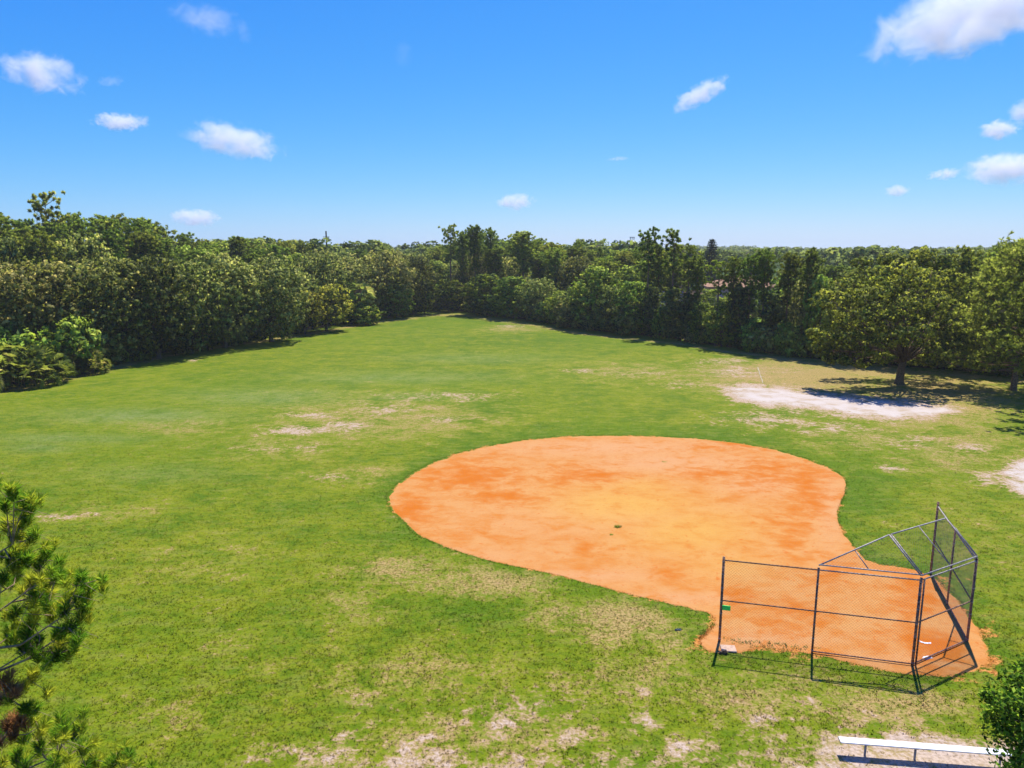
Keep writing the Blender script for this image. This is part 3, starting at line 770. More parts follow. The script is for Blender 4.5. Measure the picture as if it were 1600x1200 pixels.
def ordinal(i): return ['first','second','third','fourth','fifth','sixth','seventh','eighth','ninth','tenth','eleventh','twelfth','thirteenth','fourteenth','fifteenth','sixteenth','seventeenth','eighteenth','nineteenth','twentieth','twenty-first','twenty-second','twenty-third','twenty-fourth','twenty-fifth','twenty-sixth','twenty-seventh','twenty-eighth','twenty-ninth','thirtieth','thirty-first','thirty-second','thirty-third','thirty-fourth','thirty-fifth','thirty-sixth','thirty-seventh','thirty-eighth','thirty-ninth','fortieth'][i] if i < 40 else 'number %d' % (i + 1)
FT = {
 'left oaks': ('dense dark oak', 'along the left edge of the field', 'dark oaks along the left edge'),
 'corner oaks': ('bluish dark oak', 'where the left row meets the far end', 'dark oaks at the far left corner'),
 'understorey': ('dark undergrowth shrub in the shade under the edge of the wood', None, 'undergrowth shrubs along the wood edge'),
 'left bushes': ('low green bush', 'at the foot of the left oak row', 'bushes at the foot of the left oaks'),
 'far end leafy': ('light green leafy tree', 'round the far end of the field', 'leafy trees round the far end'),
 'far end dark': ('small dark oak in the shade at the far end of the field', '', 'dark tree at the far end'),
 'right dark': ('small dark oak', 'in the hedge between far end and houses', 'dark oaks of the right hedge'),
 'right leafy': ('light green leafy tree', 'in the hedge right of the far end', 'leafy trees of the right hedge'),
 'ivy': ('dark ivy clad column of a tree', 'in front of the houses', 'ivy clad trees in front of the houses'),
 'right bushes': ('yellow green bush', 'between the ivy clad trees near the houses', 'bushes between the ivy clad trees'),
 'behind big oak': ('dark broad tree', 'in the hedge behind the spreading oak', 'trees behind the spreading oak'),
 'far end sparse': ('pine with open round top and long bare trunk at the far end of the field', '', 'open pine at the far end'),
 'far end tall': ('tall full pine', 'in the highest group at the far end', 'tall pines at the far end'),
 'right sparse': ('tall see-through pine', 'left of the dark conical tree', 'see-through pines left of the conical tree'),
 'right roadside': ('slim pine with bare lower trunk', 'in the row before the houses', 'slim pines before the houses'),
 'behind big pine': ('pine', 'rising behind the spreading oak on the right', 'pines behind the spreading oak'),
}
ZT = {'understorey': 'under the wood edge', 'pines a': 'over the leftmost oaks', 'pines b': 'over the middle of the left oak row', 'pines c': 'over the right half of the left oak row', 'pines d': 'behind the far left corner',
      'pines e': 'behind the far end of the field', 'pines f': 'left of the thin mast', 'pines g': 'around the terracotta roofed house', 'pines h': 'behind the spreading oak and big pine'}
for fam, lst in FAM.items():
    lst.sort(key=lambda o: o['_px'])
    if fam in FT:
        d, wh, gr = FT[fam]
        for i, o in enumerate(lst):
            o['group'] = gr
            o['label'] = d if (len(lst) == 1 or wh is None) else '%s, %s from the left %s' % (d, ordinal(i), wh)
    else:
        bykind = {}
        for o in lst:
            k = o.name.split('.')[0]; bykind.setdefault(k, []).append(o)
        for k, l2 in bykind.items():
            d = {'pine_tree': 'wood pine', 'oak_tree': 'dark wood oak', 'leafy_tree': 'pale wood broadleaf'}.get(k, 'wood tree')
            for i, o in enumerate(l2):
                o['group'] = d + 's ' + ZT[fam]
                o['label'] = '%s, %s from the left %s' % (d, ordinal(i), ZT[fam]) if len(l2) > 1 else '%s %s' % (d, ZT[fam])
for o in bpy.data.objects:
    if '_px' in o: del o['_px']

# ------------------------------------------------------------------ spreading oak on the right
g = np.random.default_rng(77)
P0 = gnd(1405, 600)
ok = empty('spreading_oak', P0)
parts = []; mb = MB()
# lobes read off the photo: (x, y, r px, depth offset m)
LB = []
for (x, y, r, dp) in [(1300,470,26,-1),(1330,440,26,1),(1370,430,28,3),(1420,412,30,2),(1460,408,26,3),(1480,440,26,1),(1495,470,24,0),(1440,440,30,-2),(1390,450,30,-3),(1350,465,28,-3),
        (1310,500,26,-2),(1290,525,22,-2),(1285,548,16,-2),(1300,560,14,-3),(1330,530,26,-4),(1360,495,28,-5),(1410,480,30,-5),(1455,480,28,-4),(1480,505,24,-3),(1490,535,24,-2),(1465,550,24,-3),
        (1430,520,30,-6),(1395,525,26,-6),(1360,545,20,-5),(1320,563,12,-4),(1345,568,10,-3),(1500,520,20,2),(1470,470,24,4),(1420,450,30,6),(1370,470,30,6),(1330,500,26,5),(1310,530,24,4),(1440,520,30,5),
        (1405,500,26,1),(1380,560,14,-4),(1455,565,14,-2),(1410,425,24,-2),(1345,410,14,2),(1385,404,16,3),(1440,398,16,2),(1275,520,12,0),(1505,495,14,2),(1380,540,20,3),(1465,535,22,5),(1350,520,24,0),(1440,560,16,1)]:
    q = at_dist(x, y, P0.y + dp) - P0; LB.append((q, r * P0.y / FPX))
for q, r in LB:
    m = int(680 * r / 1.6); K = m // 13; sd0 = sph(g, K); sr = r * g.uniform(.45, 1.12, K); pick = g.integers(0, K, m)
    dd = sd0[pick]; sub = sph(g, m) * g.uniform(.3, 1, m)[:, None]
    C = np.array(q) + (dd * sr[pick][:, None] + sub * .33) * np.array([1.1, 1.1, .66])
    Nn = dd * .5 + g.normal(0, .6, (m, 3)) + np.array([0, 0, .6])
    ti = np.clip(.46 + (g.random() - .5) * .3 + g.normal(0, .16, m), 0, 1)
    parts.append(cards(C, Nn, .155, .55, g, ti)[:2] + (sub + dd * np.array([.6, .6, .8]) + np.array([0, 0, .12]),))
mb.tube([(0, 0, -.3), (0, 0, .25), (.05, 0, 1.3), (.15, 0, 2.3)], [.62, .42, .36, .34], 12)
fk = Vector((.15, 0, 2.2))
for i, (q, r) in enumerate(LB):
    e = q; L = (e - fk).length
    m1 = fk.lerp(e, .35) + Vector((g.normal(0, .3), g.normal(0, .3), .5)); m2 = fk.lerp(e, .7) + Vector((g.normal(0, .25), g.normal(0, .25), .3))
    k = .17 if i % 4 == 0 else .09
    mb.tube([fk, m1, m2, e], [k, k * .7, k * .4, .03], 7)
    for j in range(1):
        e2 = e + Vector(sph(g, 1)[0]) * r * .8; mb.tube([m2.lerp(e, .5), e2], [.04, .012], 4, False)
link('trunk', mb.mesh('spreading_trunk', M_bark, True), ok); link('crown', finish_cards('spreading_crown', parts, M_oakb), ok)
tag(ok, 'broad spreading oak with olive gold leaves standing alone beside the white sand patch', 'tree')

# big bushy pine at the right edge
def bushy_pine(name, P, h, rad, seed, label, crown0=.13, nb=110, shape=.55):
    g = np.random.default_rng(seed); mb = MB(); parts = []
    rt = empty(name, P)
    mb.tube([(0, 0, -.3), (0, 0, .3), (.1, 0, h * .5), (0, .1, h * .97)], [.42, .30, .2, .03], 10)
    for b in range(nb):
        u = (b + .5) / nb; z = h * (crown0 + (1 - crown0) * u); L = rad * (1 - u ** 1.6) ** shape * g.uniform(.7, 1.1) + .5
        an = b * 2.399 + g.normal(0, .2); rise = g.uniform(0, .45) + .35 * u
        dv = Vector((math.cos(an), math.sin(an), rise)).normalized(); p0 = Vector((0, 0, z)); e = p0 + dv * L
        if e.z < .8: e.z = .8
        md = p0.lerp(e, .5) - Vector((0, 0, .1 * L)); mb.tube([p0, md, e], [.07, .045, .015], 5, False)
        for k in range(int(4 + L * 4.5)):
            f = 1 - .62 * g.random() ** 1.3; c_ = np.array(p0.lerp(e, f)) + g.normal(0, .42, 3)
            m = 20; dd = sph(g, m) + np.array([0, 0, .45]); dd /= np.linalg.norm(dd, axis=1, keepdims=True)
            sidev = np.cross(dd, g.normal(size=(m, 3))); sidev /= np.linalg.norm(sidev, axis=1, keepdims=True)
            off_ = c_ - np.array(p0.lerp(e, f)); C = c_ + dd * .18; ln = g.uniform(.14, .24, m)[:, None]; wd = g.uniform(.03, .055, m)[:, None]
            parts.append((np.stack([C - dd * ln, C - sidev * wd, C + dd * ln, C + sidev * wd], 1).reshape(-1, 3), np.clip(.45 + g.normal(0, .1) + g.normal(0, .14, m), 0, 1), dd + off_ * .8))
    link('trunk', mb.mesh('bushy_trunk', M_barkp, True), rt); link('crown', finish_cards('bushy_crown', parts, M_pine2), rt)
    tag(rt, label, 'tree')
    return rt
bushy_pine('bushy_pine', gnd(1583, 610), 13.5, 7.0, 81, 'big bushy pine with foliage almost to the ground at the right edge')
bushy_pine('airy_pine', Vector((45.5, 58.0, 0)), 13.6, 7.0, 83, 'pale airy pine cut off by the right edge, nearer than the bushy one', crown0=.36, nb=60)

# Norfolk-pine-like conical tree
g = np.random.default_rng(90); D = 185.0; b0 = at_dist(1112, 500, D); hN = at_dist(1112, 370, D).z
rt = empty('conical_tree', ((1112 - 800) / FPX * (D * math.cos(PITCH)), D, 0)); mb = MB(); parts = []
mb.tube([(0, 0, -.3), (0, 0, hN * .98)], [.28, .03], 8)
nt_ = 22
for i in range(nt_):
    u = i / nt_; z = hN * (.22 + .76 * u); L = 3.3 * (1 - u) ** .8 + .35
    for k in range(9):
        an = k * .698 + i * .3; e = Vector((math.cos(an) * L, math.sin(an) * L, z + .12 * L)); mb.tube([(0, 0, z), tuple(e)], [.05, .015], 4, False)
        m = int(10 + 26 * L / 3); f = g.uniform(.2, 1.05, m)[:, None]
        C = np.array([0, 0, z]) * (1 - f) + np.array(e) * f + g.normal(0, .13, (m, 3))
        parts.append(cards(C, g.normal(size=(m, 3)) + np.array([0, 0, .5]), .2, .5, g, np.clip(.5 + g.normal(0, .2, m), 0, 1)))
link('trunk', mb.mesh('conical_trunk', M_bark, True), rt); link('crown', finish_cards('conical_crown', parts, M_norf), rt)
tag(rt, 'dark narrow conical conifer rising above the wood near the terracotta roof', 'tree')

# ------------------------------------------------------------------ far-off wood, one mass
g = np.random.default_rng(5)
base_c = []
for k in range(3):
    parts = []
    for j in range(14):
        c_ = sph(g, 1)[0] * np.array([2.6, 2.6, 2.2]); m = 20
        dd = sph(g, m); dd[:, 2] = np.abs(dd[:, 2]) * 1.25 - .35
        parts.append(cards(c_ + dd * 1.5, dd * .8 + g.normal(0, .5, (m, 3)) + np.array([0, 0, .3]), .55, .7, g, np.clip(.5 + (g.random() - .5) * .4 + g.normal(0, .15, m), 0, 1))[:2] + (dd,))
    base_c.append((np.concatenate([p[0] for p in parts]), np.concatenate([p[1] for p in parts]), np.concatenate([p[2] for p in parts])))
Vs, Ts, Ns = [], [], []
cnt = 0
while cnt < 2600:
    u = g.random(); D = 190 + 1500 * u ** 1.7; px_ = g.uniform(-40, 1640)
    lo = float(np.interp(px_, [q[0] for q in BASED], [q[1] for q in BASED])) + 62
    if D < lo: continue
    if 1000 < px_ < 1300 and D < 250: continue
    cnt += 1
    k = int(g.integers(3)); v0, t0, n0 = base_c[k]; s_ = g.uniform(.8, 1.5) * (1 + max(0, D - 500) / 1200)
    hh = g.uniform(11.5, 15.5) if px_ > 1080 else g.uniform(13, 17.5)
    if D > 600: hh += g.uniform(0, 2.0) + (7.0 if px_ > 1050 else 1.0) * min(1, (D - 600) / 500) * (.6 + .4 * math.sin(px_ * .012 + 1.0))
    X = (px_ - 800) / FPX * D; a = g.random() * 6.28
    Rm = np.array([[math.cos(a), -math.sin(a), 0], [math.sin(a), math.cos(a), 0], [0, 0, 1.0]])
    vv = v0 @ Rm.T * np.array([s_, s_, s_ * .8]); vv = vv + np.array([X, D, hh - 3.2 * s_ * .8])
    Vs.append(vv); Ns.append(n0 @ Rm.T); Ts.append(np.clip(t0 + g.normal(0, .17), 0, 1))
Vf = np.concatenate(Vs); Tf = np.concatenate(Ts)
# understorey canopy: undulating sheet of dark leaves that the crowns sit in
tag(link('forest', finish_cards('forest', list(zip(Vs, Ts, Ns)), M_far)), 'far-off wooded plain fading into the distance behind the field', 'forest', kind='stuff')
fx = axis([(-2600, -200, 60), (-200, 500, 9), (500, 3200, 60)]); fy = axis([(215, 500, 8), (500, 3000, 60)])
X2, Y2 = np.meshgrid(fx, fy); g2 = np.random.default_rng(8)
Z2 = 8.5 + 1.6 * np.sin(X2 * .05) * np.cos(Y2 * .04) + g2.uniform(-1.4, 1.4, X2.shape) + np.clip((Y2 - 600) / 500, 0, 1) * np.where(X2 / np.maximum(Y2, 1) > .22, 6.0, 1.5)
Z2[0, :] = -.5
opening = (X2 > 35) & (X2 < 110) & (Y2 < 262); Z2[opening] = -.6
i2 = np.arange((len(fy) - 1) * len(fx)).reshape(len(fy) - 1, len(fx))[:, :-1].ravel()
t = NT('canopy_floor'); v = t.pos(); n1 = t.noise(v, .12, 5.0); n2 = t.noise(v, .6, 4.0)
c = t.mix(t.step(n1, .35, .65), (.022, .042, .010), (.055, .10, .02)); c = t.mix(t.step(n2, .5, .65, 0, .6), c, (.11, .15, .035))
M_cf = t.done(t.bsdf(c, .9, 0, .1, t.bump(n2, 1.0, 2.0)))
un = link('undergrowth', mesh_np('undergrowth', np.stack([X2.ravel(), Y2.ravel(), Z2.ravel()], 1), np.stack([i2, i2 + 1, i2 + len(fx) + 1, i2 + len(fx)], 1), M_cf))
tag(un, 'closed lower canopy filling the gaps between the far-off tree crowns', 'undergrowth', kind='stuff')

# ------------------------------------------------------------------ houses beyond the trees
M_stucco = simple_mat('cream_stucco', (.72, .55, .36), .9, 0, .12, 2)
M_grey = simple_mat('pale_grey_stucco', (.55, .55, .55), .9, 0, .12, 2)
M_tile = NT('terracotta_tiles'); v = M_tile.obj()
wv = M_tile.n('ShaderNodeTexWave'); wv.inputs['Scale'].default_value = 2.2; M_tile.L(v, wv.inputs[0])
c = M_tile.mix(M_tile.step(M_tile.noise(v, 1.5, 4.0), .35, .65), (.27, .135, .075), (.37, .215, .12))
M_tile = M_tile.done(M_tile.bsdf(c, .85, 0, .2, M_tile.bump(wv.outputs['Fac'], .4, .08)))
M_shing = simple_mat('grey_brown_shingles', (.30, .25, .21), .9, 0, .3, 3)
M_glass = simple_mat('window_glass', (.04, .05, .06), .1, 0, .3, 1, .6)
M_white = simple_mat('white_trim', (.75, .74, .70), .6, 0, .06, 3)
def house(px_, D, w_, d_, hw, hr, rz, wall, roofm, label):
    P = at_dist(px_, 500, D); P.z = 0
    rt = empty('house', P, rz)
    mb = MB(); mb.box((0, 0, hw / 2 - .15), (w_, d_, hw + .3)); wl = link('wall', mb.mesh('house_wall', wall), rt)
    e = .6; a, b = w_ / 2 + e, d_ / 2 + e; rdg = max(a - b, .8)
    mb = MB(); mb.add([(-a, -b, hw), (a, -b, hw), (a, b, hw), (-a, b, hw), (-rdg, 0, hw + hr), (rdg, 0, hw + hr), (-a, -b, hw - .18), (a, -b, hw - .18), (a, b, hw - .18), (-a, b, hw - .18)],
        [(0, 1, 5, 4), (1, 2, 5), (2, 3, 4, 5), (3, 0, 4), (6, 7, 1, 0), (7, 8, 2, 1), (8, 9, 3, 2), (9, 6, 0, 3), (9, 8, 7, 6)])
    rf = link('roof', mb.mesh('house_roof', roofm), rt)
    mb = MB(); mb.tube([(w_ * .2, -.8, hw + hr * .4), (w_ * .2, -.8, hw + hr + .3)], .1, 8); link('vent_pipe', mb.mesh('vent_pipe', M_grey), rf)
    n_ = int(w_ // 3.4); fl = 2 if hw > 5 else 1
    for k in range(n_):
        for f in range(fl):
            x = -w_ / 2 + (k + .5) * w_ / n_; z = 1.5 + f * 2.9
            mb = MB()
            for c_, s_ in (((0, 0, .68), (1.5, .1, .12)), ((0, 0, -.68), (1.5, .14, .12)), ((-.69, 0, 0), (.12, .1, 1.24)), ((.69, 0, 0), (.12, .1, 1.24)), ((0, 0, 0), (.05, .08, 1.24))):
                mb.box(c_, s_)
            wn = link('window', mb.mesh('window_frame', M_white), rt, (x, -d_ / 2 - .045, z))
            mb = MB(); mb.box((0, .02, 0), (1.26, .03, 1.24)); link('pane', mb.mesh('pane', M_glass), wn)
    tag(rt, label, 'house', 'houses beyond the right hedge')
    return rt
house(1155, 168, 15, 11, 5.6, 2.3, R(-8), M_stucco, M_tile, 'cream two storey house with terracotta hip roof behind the slim pines')
house(1026, 176, 9, 9, 5.2, 2.2, R(12), M_grey, M_shing, 'pale grey house with brown roof seen through the gap beside the ivy clad trunk')
house(1262, 172, 16, 10, 4.6, 2.1, R(4), M_stucco, M_shing, 'house with grey brown roof partly hidden right of the terracotta roof')

for a in [(1108,139,447,44),(1150,134,449,46),(1192,130,446,38)]:
    plant('leafy', a[0], None, a[2], a[3], D=a[1], label='leafy tree hiding the %s of the terracotta roofed house' % {1108: 'left wall', 1150: 'middle wall', 1192: 'right corner'}[a[0]], cat='tree', group='leafy trees before the terracotta roofed house')
# ------------------------------------------------------------------ haze: thin even air round the camera and the whole place
mb = MB(); mb.box((0, 0, 0), (19000, 15000, 28)); t = NT('air'); pv = t.n('ShaderNodeVolumePrincipled')
pv.inputs['Color'].default_value = (.92, .96, 1, 1); pv.inputs['Density'].default_value = .00018; pv.inputs['Anisotropy'].default_value = .2
t.L(pv.outputs[0], t.out.inputs['Volume'])
hz_ = link('haze', mb.mesh('haze', t.m), None, (0, 6900, 12)); hz_['kind'] = 'stuff'; hz_['label'] = 'thin summer haze over the far woods'; hz_['category'] = 'haze'
# ------------------------------------------------------------------ mast and utility pole
D = 330.0; hM = at_dist(987, 371, D).z; P = at_dist(987, 400, D); P.z = 0
rt = empty('radio_mast', P)
mb = MB()
for a in (0, 2.094, 4.189): mb.tube([(.28 * math.cos(a), .28 * math.sin(a), -.2), (.2 * math.cos(a), .2 * math.sin(a), hM)], .05, 5)
for k in range(18):
    z = hM * (k + .5) / 18
    for a in (0, 2.094, 4.189):
        b = a + 2.094; mb.tube([(.25 * math.cos(a), .25 * math.sin(a), z), (.25 * math.cos(b), .25 * math.sin(b), z + hM / 36)], .03, 4, False)
link('pole', mb.mesh('mast_lattice', M_galv), rt)
mb = MB(); mb.box((0, 0, hM + .1), (2.2, .5, .25)); mb.box((-.8, 0, hM - .5), (.3, .3, 1.1)); mb.box((.8, 0, hM - .5), (.3, .3, 1.1)); link('antenna', mb.mesh('mast_antenna', M_galv), rt)
tag(rt, 'thin grey radio mast with a small head above the distant trees', 'mast')
D = 210.0; hP = at_dist(511, 361, D).z; P = at_dist(511, 400, D); P.z = 0
rt = empty('utility_pole', P)
mb = MB(); mb.tube([(0, 0, -.3), (0, 0, hP * .5), (0, 0, hP)], [.26, .23, .19], 10); link('pole', mb.mesh('pole_shaft', M_wood), rt)
mb = MB(); mb.box((0, 0, hP - 1.6), (1.8, .12, .14)); link('crossarm', mb.mesh('pole_crossarm', M_wood), rt)
tag(rt, 'dark utility pole top sticking out above the wood on the left', 'pole')

# ------------------------------------------------------------------ backstop
HB = 3.06; H_ = CAMH
def gp(x, d): return Vector((x * H_, d * H_, 0))
P1, P2, P3 = gp(.540, 1.767), gp(.758, 1.709), gp(.980, 1.651)
P4, P5 = gp(1.183, 1.764), gp(1.316, 2.171); PM = (P4 + P5) / 2
up = Vector((0, 0, 1))
fwd = Vector((-(P4 - P3).y, (P4 - P3).x, 0)).normalized()
A_ = P3 + fwd * 1.19 + up * (HB + 1.07); B_ = P4 + fwd * 1.19 + up * (HB + 1.07)
bs = empty('backstop', P3)
def L3(p): return Vector(p) - P3
def child(name, mb, mat, par=bs, smooth=False): return link(name, mb.mesh('backstop_' + name, mat, smooth), par)
for k, (p, r, extra) in enumerate([(P1, .045, .06), (P2, .036, .02), (P3, .045, .02), (P4, .045, .02), (PM, .036, 0), (P5, .045, .12)]):
    mb = MB(); q = L3(p); mb.tube([q - up * .35, q + up * (HB + extra)], r, 10)
    po = child('post', mb, M_steel, smooth=True)
    mb = MB()
    for z in (.12, .55, 1.05, 1.5, 2.0, 2.5, 2.95): mb.tube([q + up * (z - .012), q + up * (z + .012)], r + .007, 10)
    link('tie_band', mb.mesh('tie_band', M_galv), po)
mb = MB(); q = L3(P3 + (P3 - P2).normalized() * .10 - fwd * .0); mb.tube([q - up * .3, q + up * HB], .03, 10); child('post', mb, M_steel, smooth=True)
def rail(a, b, z, name='rail', mat=M_galv, r=.024):
    mb = MB(); mb.tube([L3(a) + up * z, L3(b) + up * z], r, 8); return child(name, mb, mat, smooth=True)
segs = [(P1, P2), (P2, P3), (P3, P4), (P4, PM), (PM, P5)]
for a, b in segs:
    rail(a, b, HB - .06, mat=M_galv if a is not P1 else M_steel); rail(a, b, HB * .5, mat=M_steel)
    if a is not P1: rail(a, b, .07, mat=M_steel)
rail(P2, P3, HB + .12, 'hood_rail'); rail(P3, P4, HB + .1, 'hood_rail'); rail(P4, PM, HB + .04, 'hood_rail')
def tubel(name, a, b, r=.024, mat=M_galv):
    mb = MB(); mb.tube([L3(a), L3(b)], r, 8); return child(name, mb, mat, smooth=True)
T = HB + .1
offc = (P4 - P3).normalized() * .07
tubel('hood_rail', P3 + up * T - offc * .5, A_ - offc * .6); tubel('hood_rail', P3 + up * T + offc * .8, A_ + offc * .8)
tubel('hood_rail', P2 + up * T, A_ - offc * .6); tubel('hood_rail', A_ + offc * .8, B_)
tubel('hood_rail', P4 + up * T, B_ + offc * .3); tubel('hood_rail', PM + up * (HB + .02), B_ + offc * .3)
tubel('hood_brace', (P3 + P4) / 2 + up * T, (A_ + B_) / 2, .018)
tubel('hood_brace', (P2 + P3) / 2 + up * T, (P2 + up * T + A_) / 2, .018); tubel('hood_brace', (P4 + PM) / 2 + up * (HB + .03), (PM + up * HB + B_) / 2, .018)
def wire_panel(poly, name='chain_link_mesh', sp=.072, r=.0021):
    """diagonal wires clipped to a planar polygon"""
    P = [L3(p) for p in poly]; o = P[0]; ex = (P[1] - P[0]).normalized(); nn = ex.cross(P[-1] - P[0]).normalized(); ey = nn.cross(ex)
    q = [((p - o).dot(ex), (p - o).dot(ey)) for p in P]
    mb = MB()
    for sgn in (1, -1):
        dv = (math.sqrt(.5), sgn * math.sqrt(.5)); nv = (-dv[1], dv[0])
        ds = [a * nv[0] + b * nv[1] for a, b in q]; k = math.ceil(min(ds) / sp)
        while k * sp < max(ds):
            c_ = k * sp; hit = []
            for i in range(len(q)):
                s1 = ds[i] - c_; s2 = ds[(i + 1) % len(q)] - c_
                if (s1 > 0) != (s2 > 0):
                    u = s1 / (s1 - s2); hit.append((q[i][0] + (q[(i + 1) % len(q)][0] - q[i][0]) * u, q[i][1] + (q[(i + 1) % len(q)][1] - q[i][1]) * u))
            if len(hit) == 2 and math.dist(*hit) > .02:
                a, b = [o + ex * h[0] + ey * h[1] + nn * (.004 * sgn + .03) for h in hit]; mb.tube([a, b], r, 3, False)
            k += 1
    return child(name, mb, M_wire)
for a, b in segs: wire_panel([a + up * .03, b + up * .03, b + up * HB, a + up * HB])
wire_panel([P3 + up * T, P4 + up * T, B_, A_]); wire_panel([P2 + up * T, P3 + up * T, A_]); wire_panel([P4 + up * T, PM + up * HB, B_])
tag(bs, 'rusty pipe and chain link baseball backstop with a tilted hood behind home plate', 'backstop')

# green tag on the wire
q = P1.lerp(P2, .055) + up * 1.28
mb = MB(); mb.box((0, 0, 0), (.27, .03, .17)); mb.box((0, -.02, .04), (.22, .02, .03)); mb.box((0, -.02, -.03), (.22, .02, .03))
mb.tube([(-.1, .0, .08), (-.1, .03, .15)], .006, 5); mb.tube([(.1, .0, .08), (.1, .03, .15)], .006, 5)
tg = link('sign_tag', mb.mesh('sign_tag', M_green), None, q - Vector((0, .03, 0)), (0, 0, math.atan2((P2 - P1).y, (P2 - P1).x)))
tag(tg, 'small green plastic plate hanging on the left panel of the backstop', 'tag')
# block and plank at the left post
q = gnd(1138, 1015)
mb = MB(); mb.box((0, 0, .035), (.50, .42, .06), Matrix.Rotation(-.1, 3, 'Z')); me = mb.mesh('concrete_block', M_conc)
o = link('concrete_block', me, None, q); bv = o.modifiers.new('b', 'BEVEL'); bv.width = .02; bv.segments = 2
tag(o, 'flat pinkish concrete slab lying at the foot of the left backstop post', 'block')
q = gnd(1129, 1020); mb = MB()
mb.box((0, 0, .05), (.26, .09, .10), Matrix.Rotation(-.1, 3, 'Z')); mb.box((.04, .01, .115), (.14, .05, .03), Matrix.Rotation(.2, 3, 'Z'))
o = link('wood_offcut', mb.mesh('wood_offcut', M_wood), None, q - Vector((0, .08, 0))); tag(o, 'short dark wood offcut lying against the pinkish concrete slab', 'offcut')
# litter
def crumple(name, px_, py_, L, wd, hh, curve, rz, label, cat, mat=M_rag, seed=1):
    g = np.random.default_rng(seed); N, K = 16, 6; vs = []
    for i in range(N + 1):
        u = i / N; x = (u - .5) * L; yy = curve * math.sin(u * math.pi) * L
        for k in range(K + 1):
            vv_ = (k / K - .5); tp_ = math.sin(math.pi * min(1, u * 4 + .15)) if u < .2 else 1
            vs.append((x, yy + vv_ * wd * tp_ * g.uniform(.8, 1.1), .02 + hh * (abs(math.sin(u * 9 + k)) * .6 + g.random() * .4) * (1 - abs(vv_) * 1.6)))
    fs = [(i * (K + 1) + k, (i + 1) * (K + 1) + k, (i + 1) * (K + 1) + k + 1, i * (K + 1) + k + 1) for i in range(N) for k in range(K)]
    me = bpy.data.meshes.new(name); me.from_pydata(vs, [], fs); me.update(); me.materials.append(mat)
    o = link(name, me, None, gnd(px_, py_), (0, 0, rz)); so = o.modifiers.new('s', 'SOLIDIFY'); so.thickness = .008
    return tag(o, label, cat)
crumple('cloth_strip', 1444, 1003, .42, .10, .02, -.25, -.5, 'curved strip of white cloth on the clay inside the backstop', 'litter', seed=2)
crumple('rag', 1449, 1029, .32, .17, .03, .1, .4, 'crumpled white rag on the clay just inside the low rail of the backstop', 'litter', seed=3)
crumple('dark_wrapper', 1059, 985, .22, .10, .06, .1, .1, 'small dark grey wrapper lying in the grass left of the backstop', 'litter', simple_mat('grey_wrapper', (.12, .15, .18), .5), 4)
# grass tuft and turned patch on the infield
def tuftobj(name, px_, py_, rad, hgt, nb, mat, label, seed, cat='grass tuft'):
    g = np.random.default_rng(seed); an = g.random(nb) * 6.283; rr = rad * g.random(nb) ** .7
    b = np.stack([np.cos(an) * rr * 1.4, np.sin(an) * rr, np.full(nb, .01)], 1); a2 = g.random(nb) * 6.283
    u = np.stack([np.cos(a2), np.sin(a2), np.zeros(nb)], 1) * .012
    tip = b + np.stack([g.normal(0, .06, nb), g.normal(0, .06, nb), hgt * g.uniform(.5, 1.2, nb)], 1)
    me = mesh_np(name, np.stack([b - u, b + u, tip], 1).reshape(-1, 3), np.arange(nb * 3).reshape(-1, 3), mat, {'tint': np.clip(g.normal(.45, .2, nb), 0, 1)})
    return tag(link(name, me, None, gnd(px_, py_)), label, cat)
tuftobj('grass_tuft', 965, 824, .13, .11, 130, M_bush, 'small green grass tuft in the middle of the orange infield', 1)
tuftobj('grass_tuft', 1038, 722, .14, .05, 50, M_frond, 'faint straw coloured tuft near the back of the infield', 2)
tuftobj('grass_tuft', 955, 836, .06, .06, 40, M_bush, 'tiny sprig just below the tuft in mid infield', 3)
def weeds(px0, py0, px1, py1, n_, label, seed):
    g = np.random.default_rng(seed); a, b = gnd(px0, py0), gnd(px1, py1); out = []
    for k in range(n_):
        p = a.lerp(b, g.random()) + Vector((g.normal(0, .12), g.normal(0, .16), 0)); s_ = g.uniform(.03, .09)
        for j in range(5):
            an = g.random() * 6.28; u = np.array([math.cos(an), math.sin(an), 0]) * .012; bb = np.array(p) + g.normal(0, .03, 3) * np.array([1, 1, 0])
            out.append(np.stack([bb - u, bb + u, bb + np.array([g.normal(0, .04), g.normal(0, .04), s_])]))
    V_ = np.concatenate(out); V_[:, 2] += .01
    me = mesh_np('weeds', V_, np.arange(len(V_)).reshape(-1, 3), M_dark, {'tint': g.uniform(.2, 1, len(V_) // 3)})
    tag(link('weeds', me), label, 'weeds', kind='stuff')
weeds(1130, 1000, 1275, 1016, 70, 'dark dry weeds gathered along the foot of the backstop wire', 5)

# ------------------------------------------------------------------ bench
a0, a1 = gnd(1310, 1173), gnd(1580, 1197)
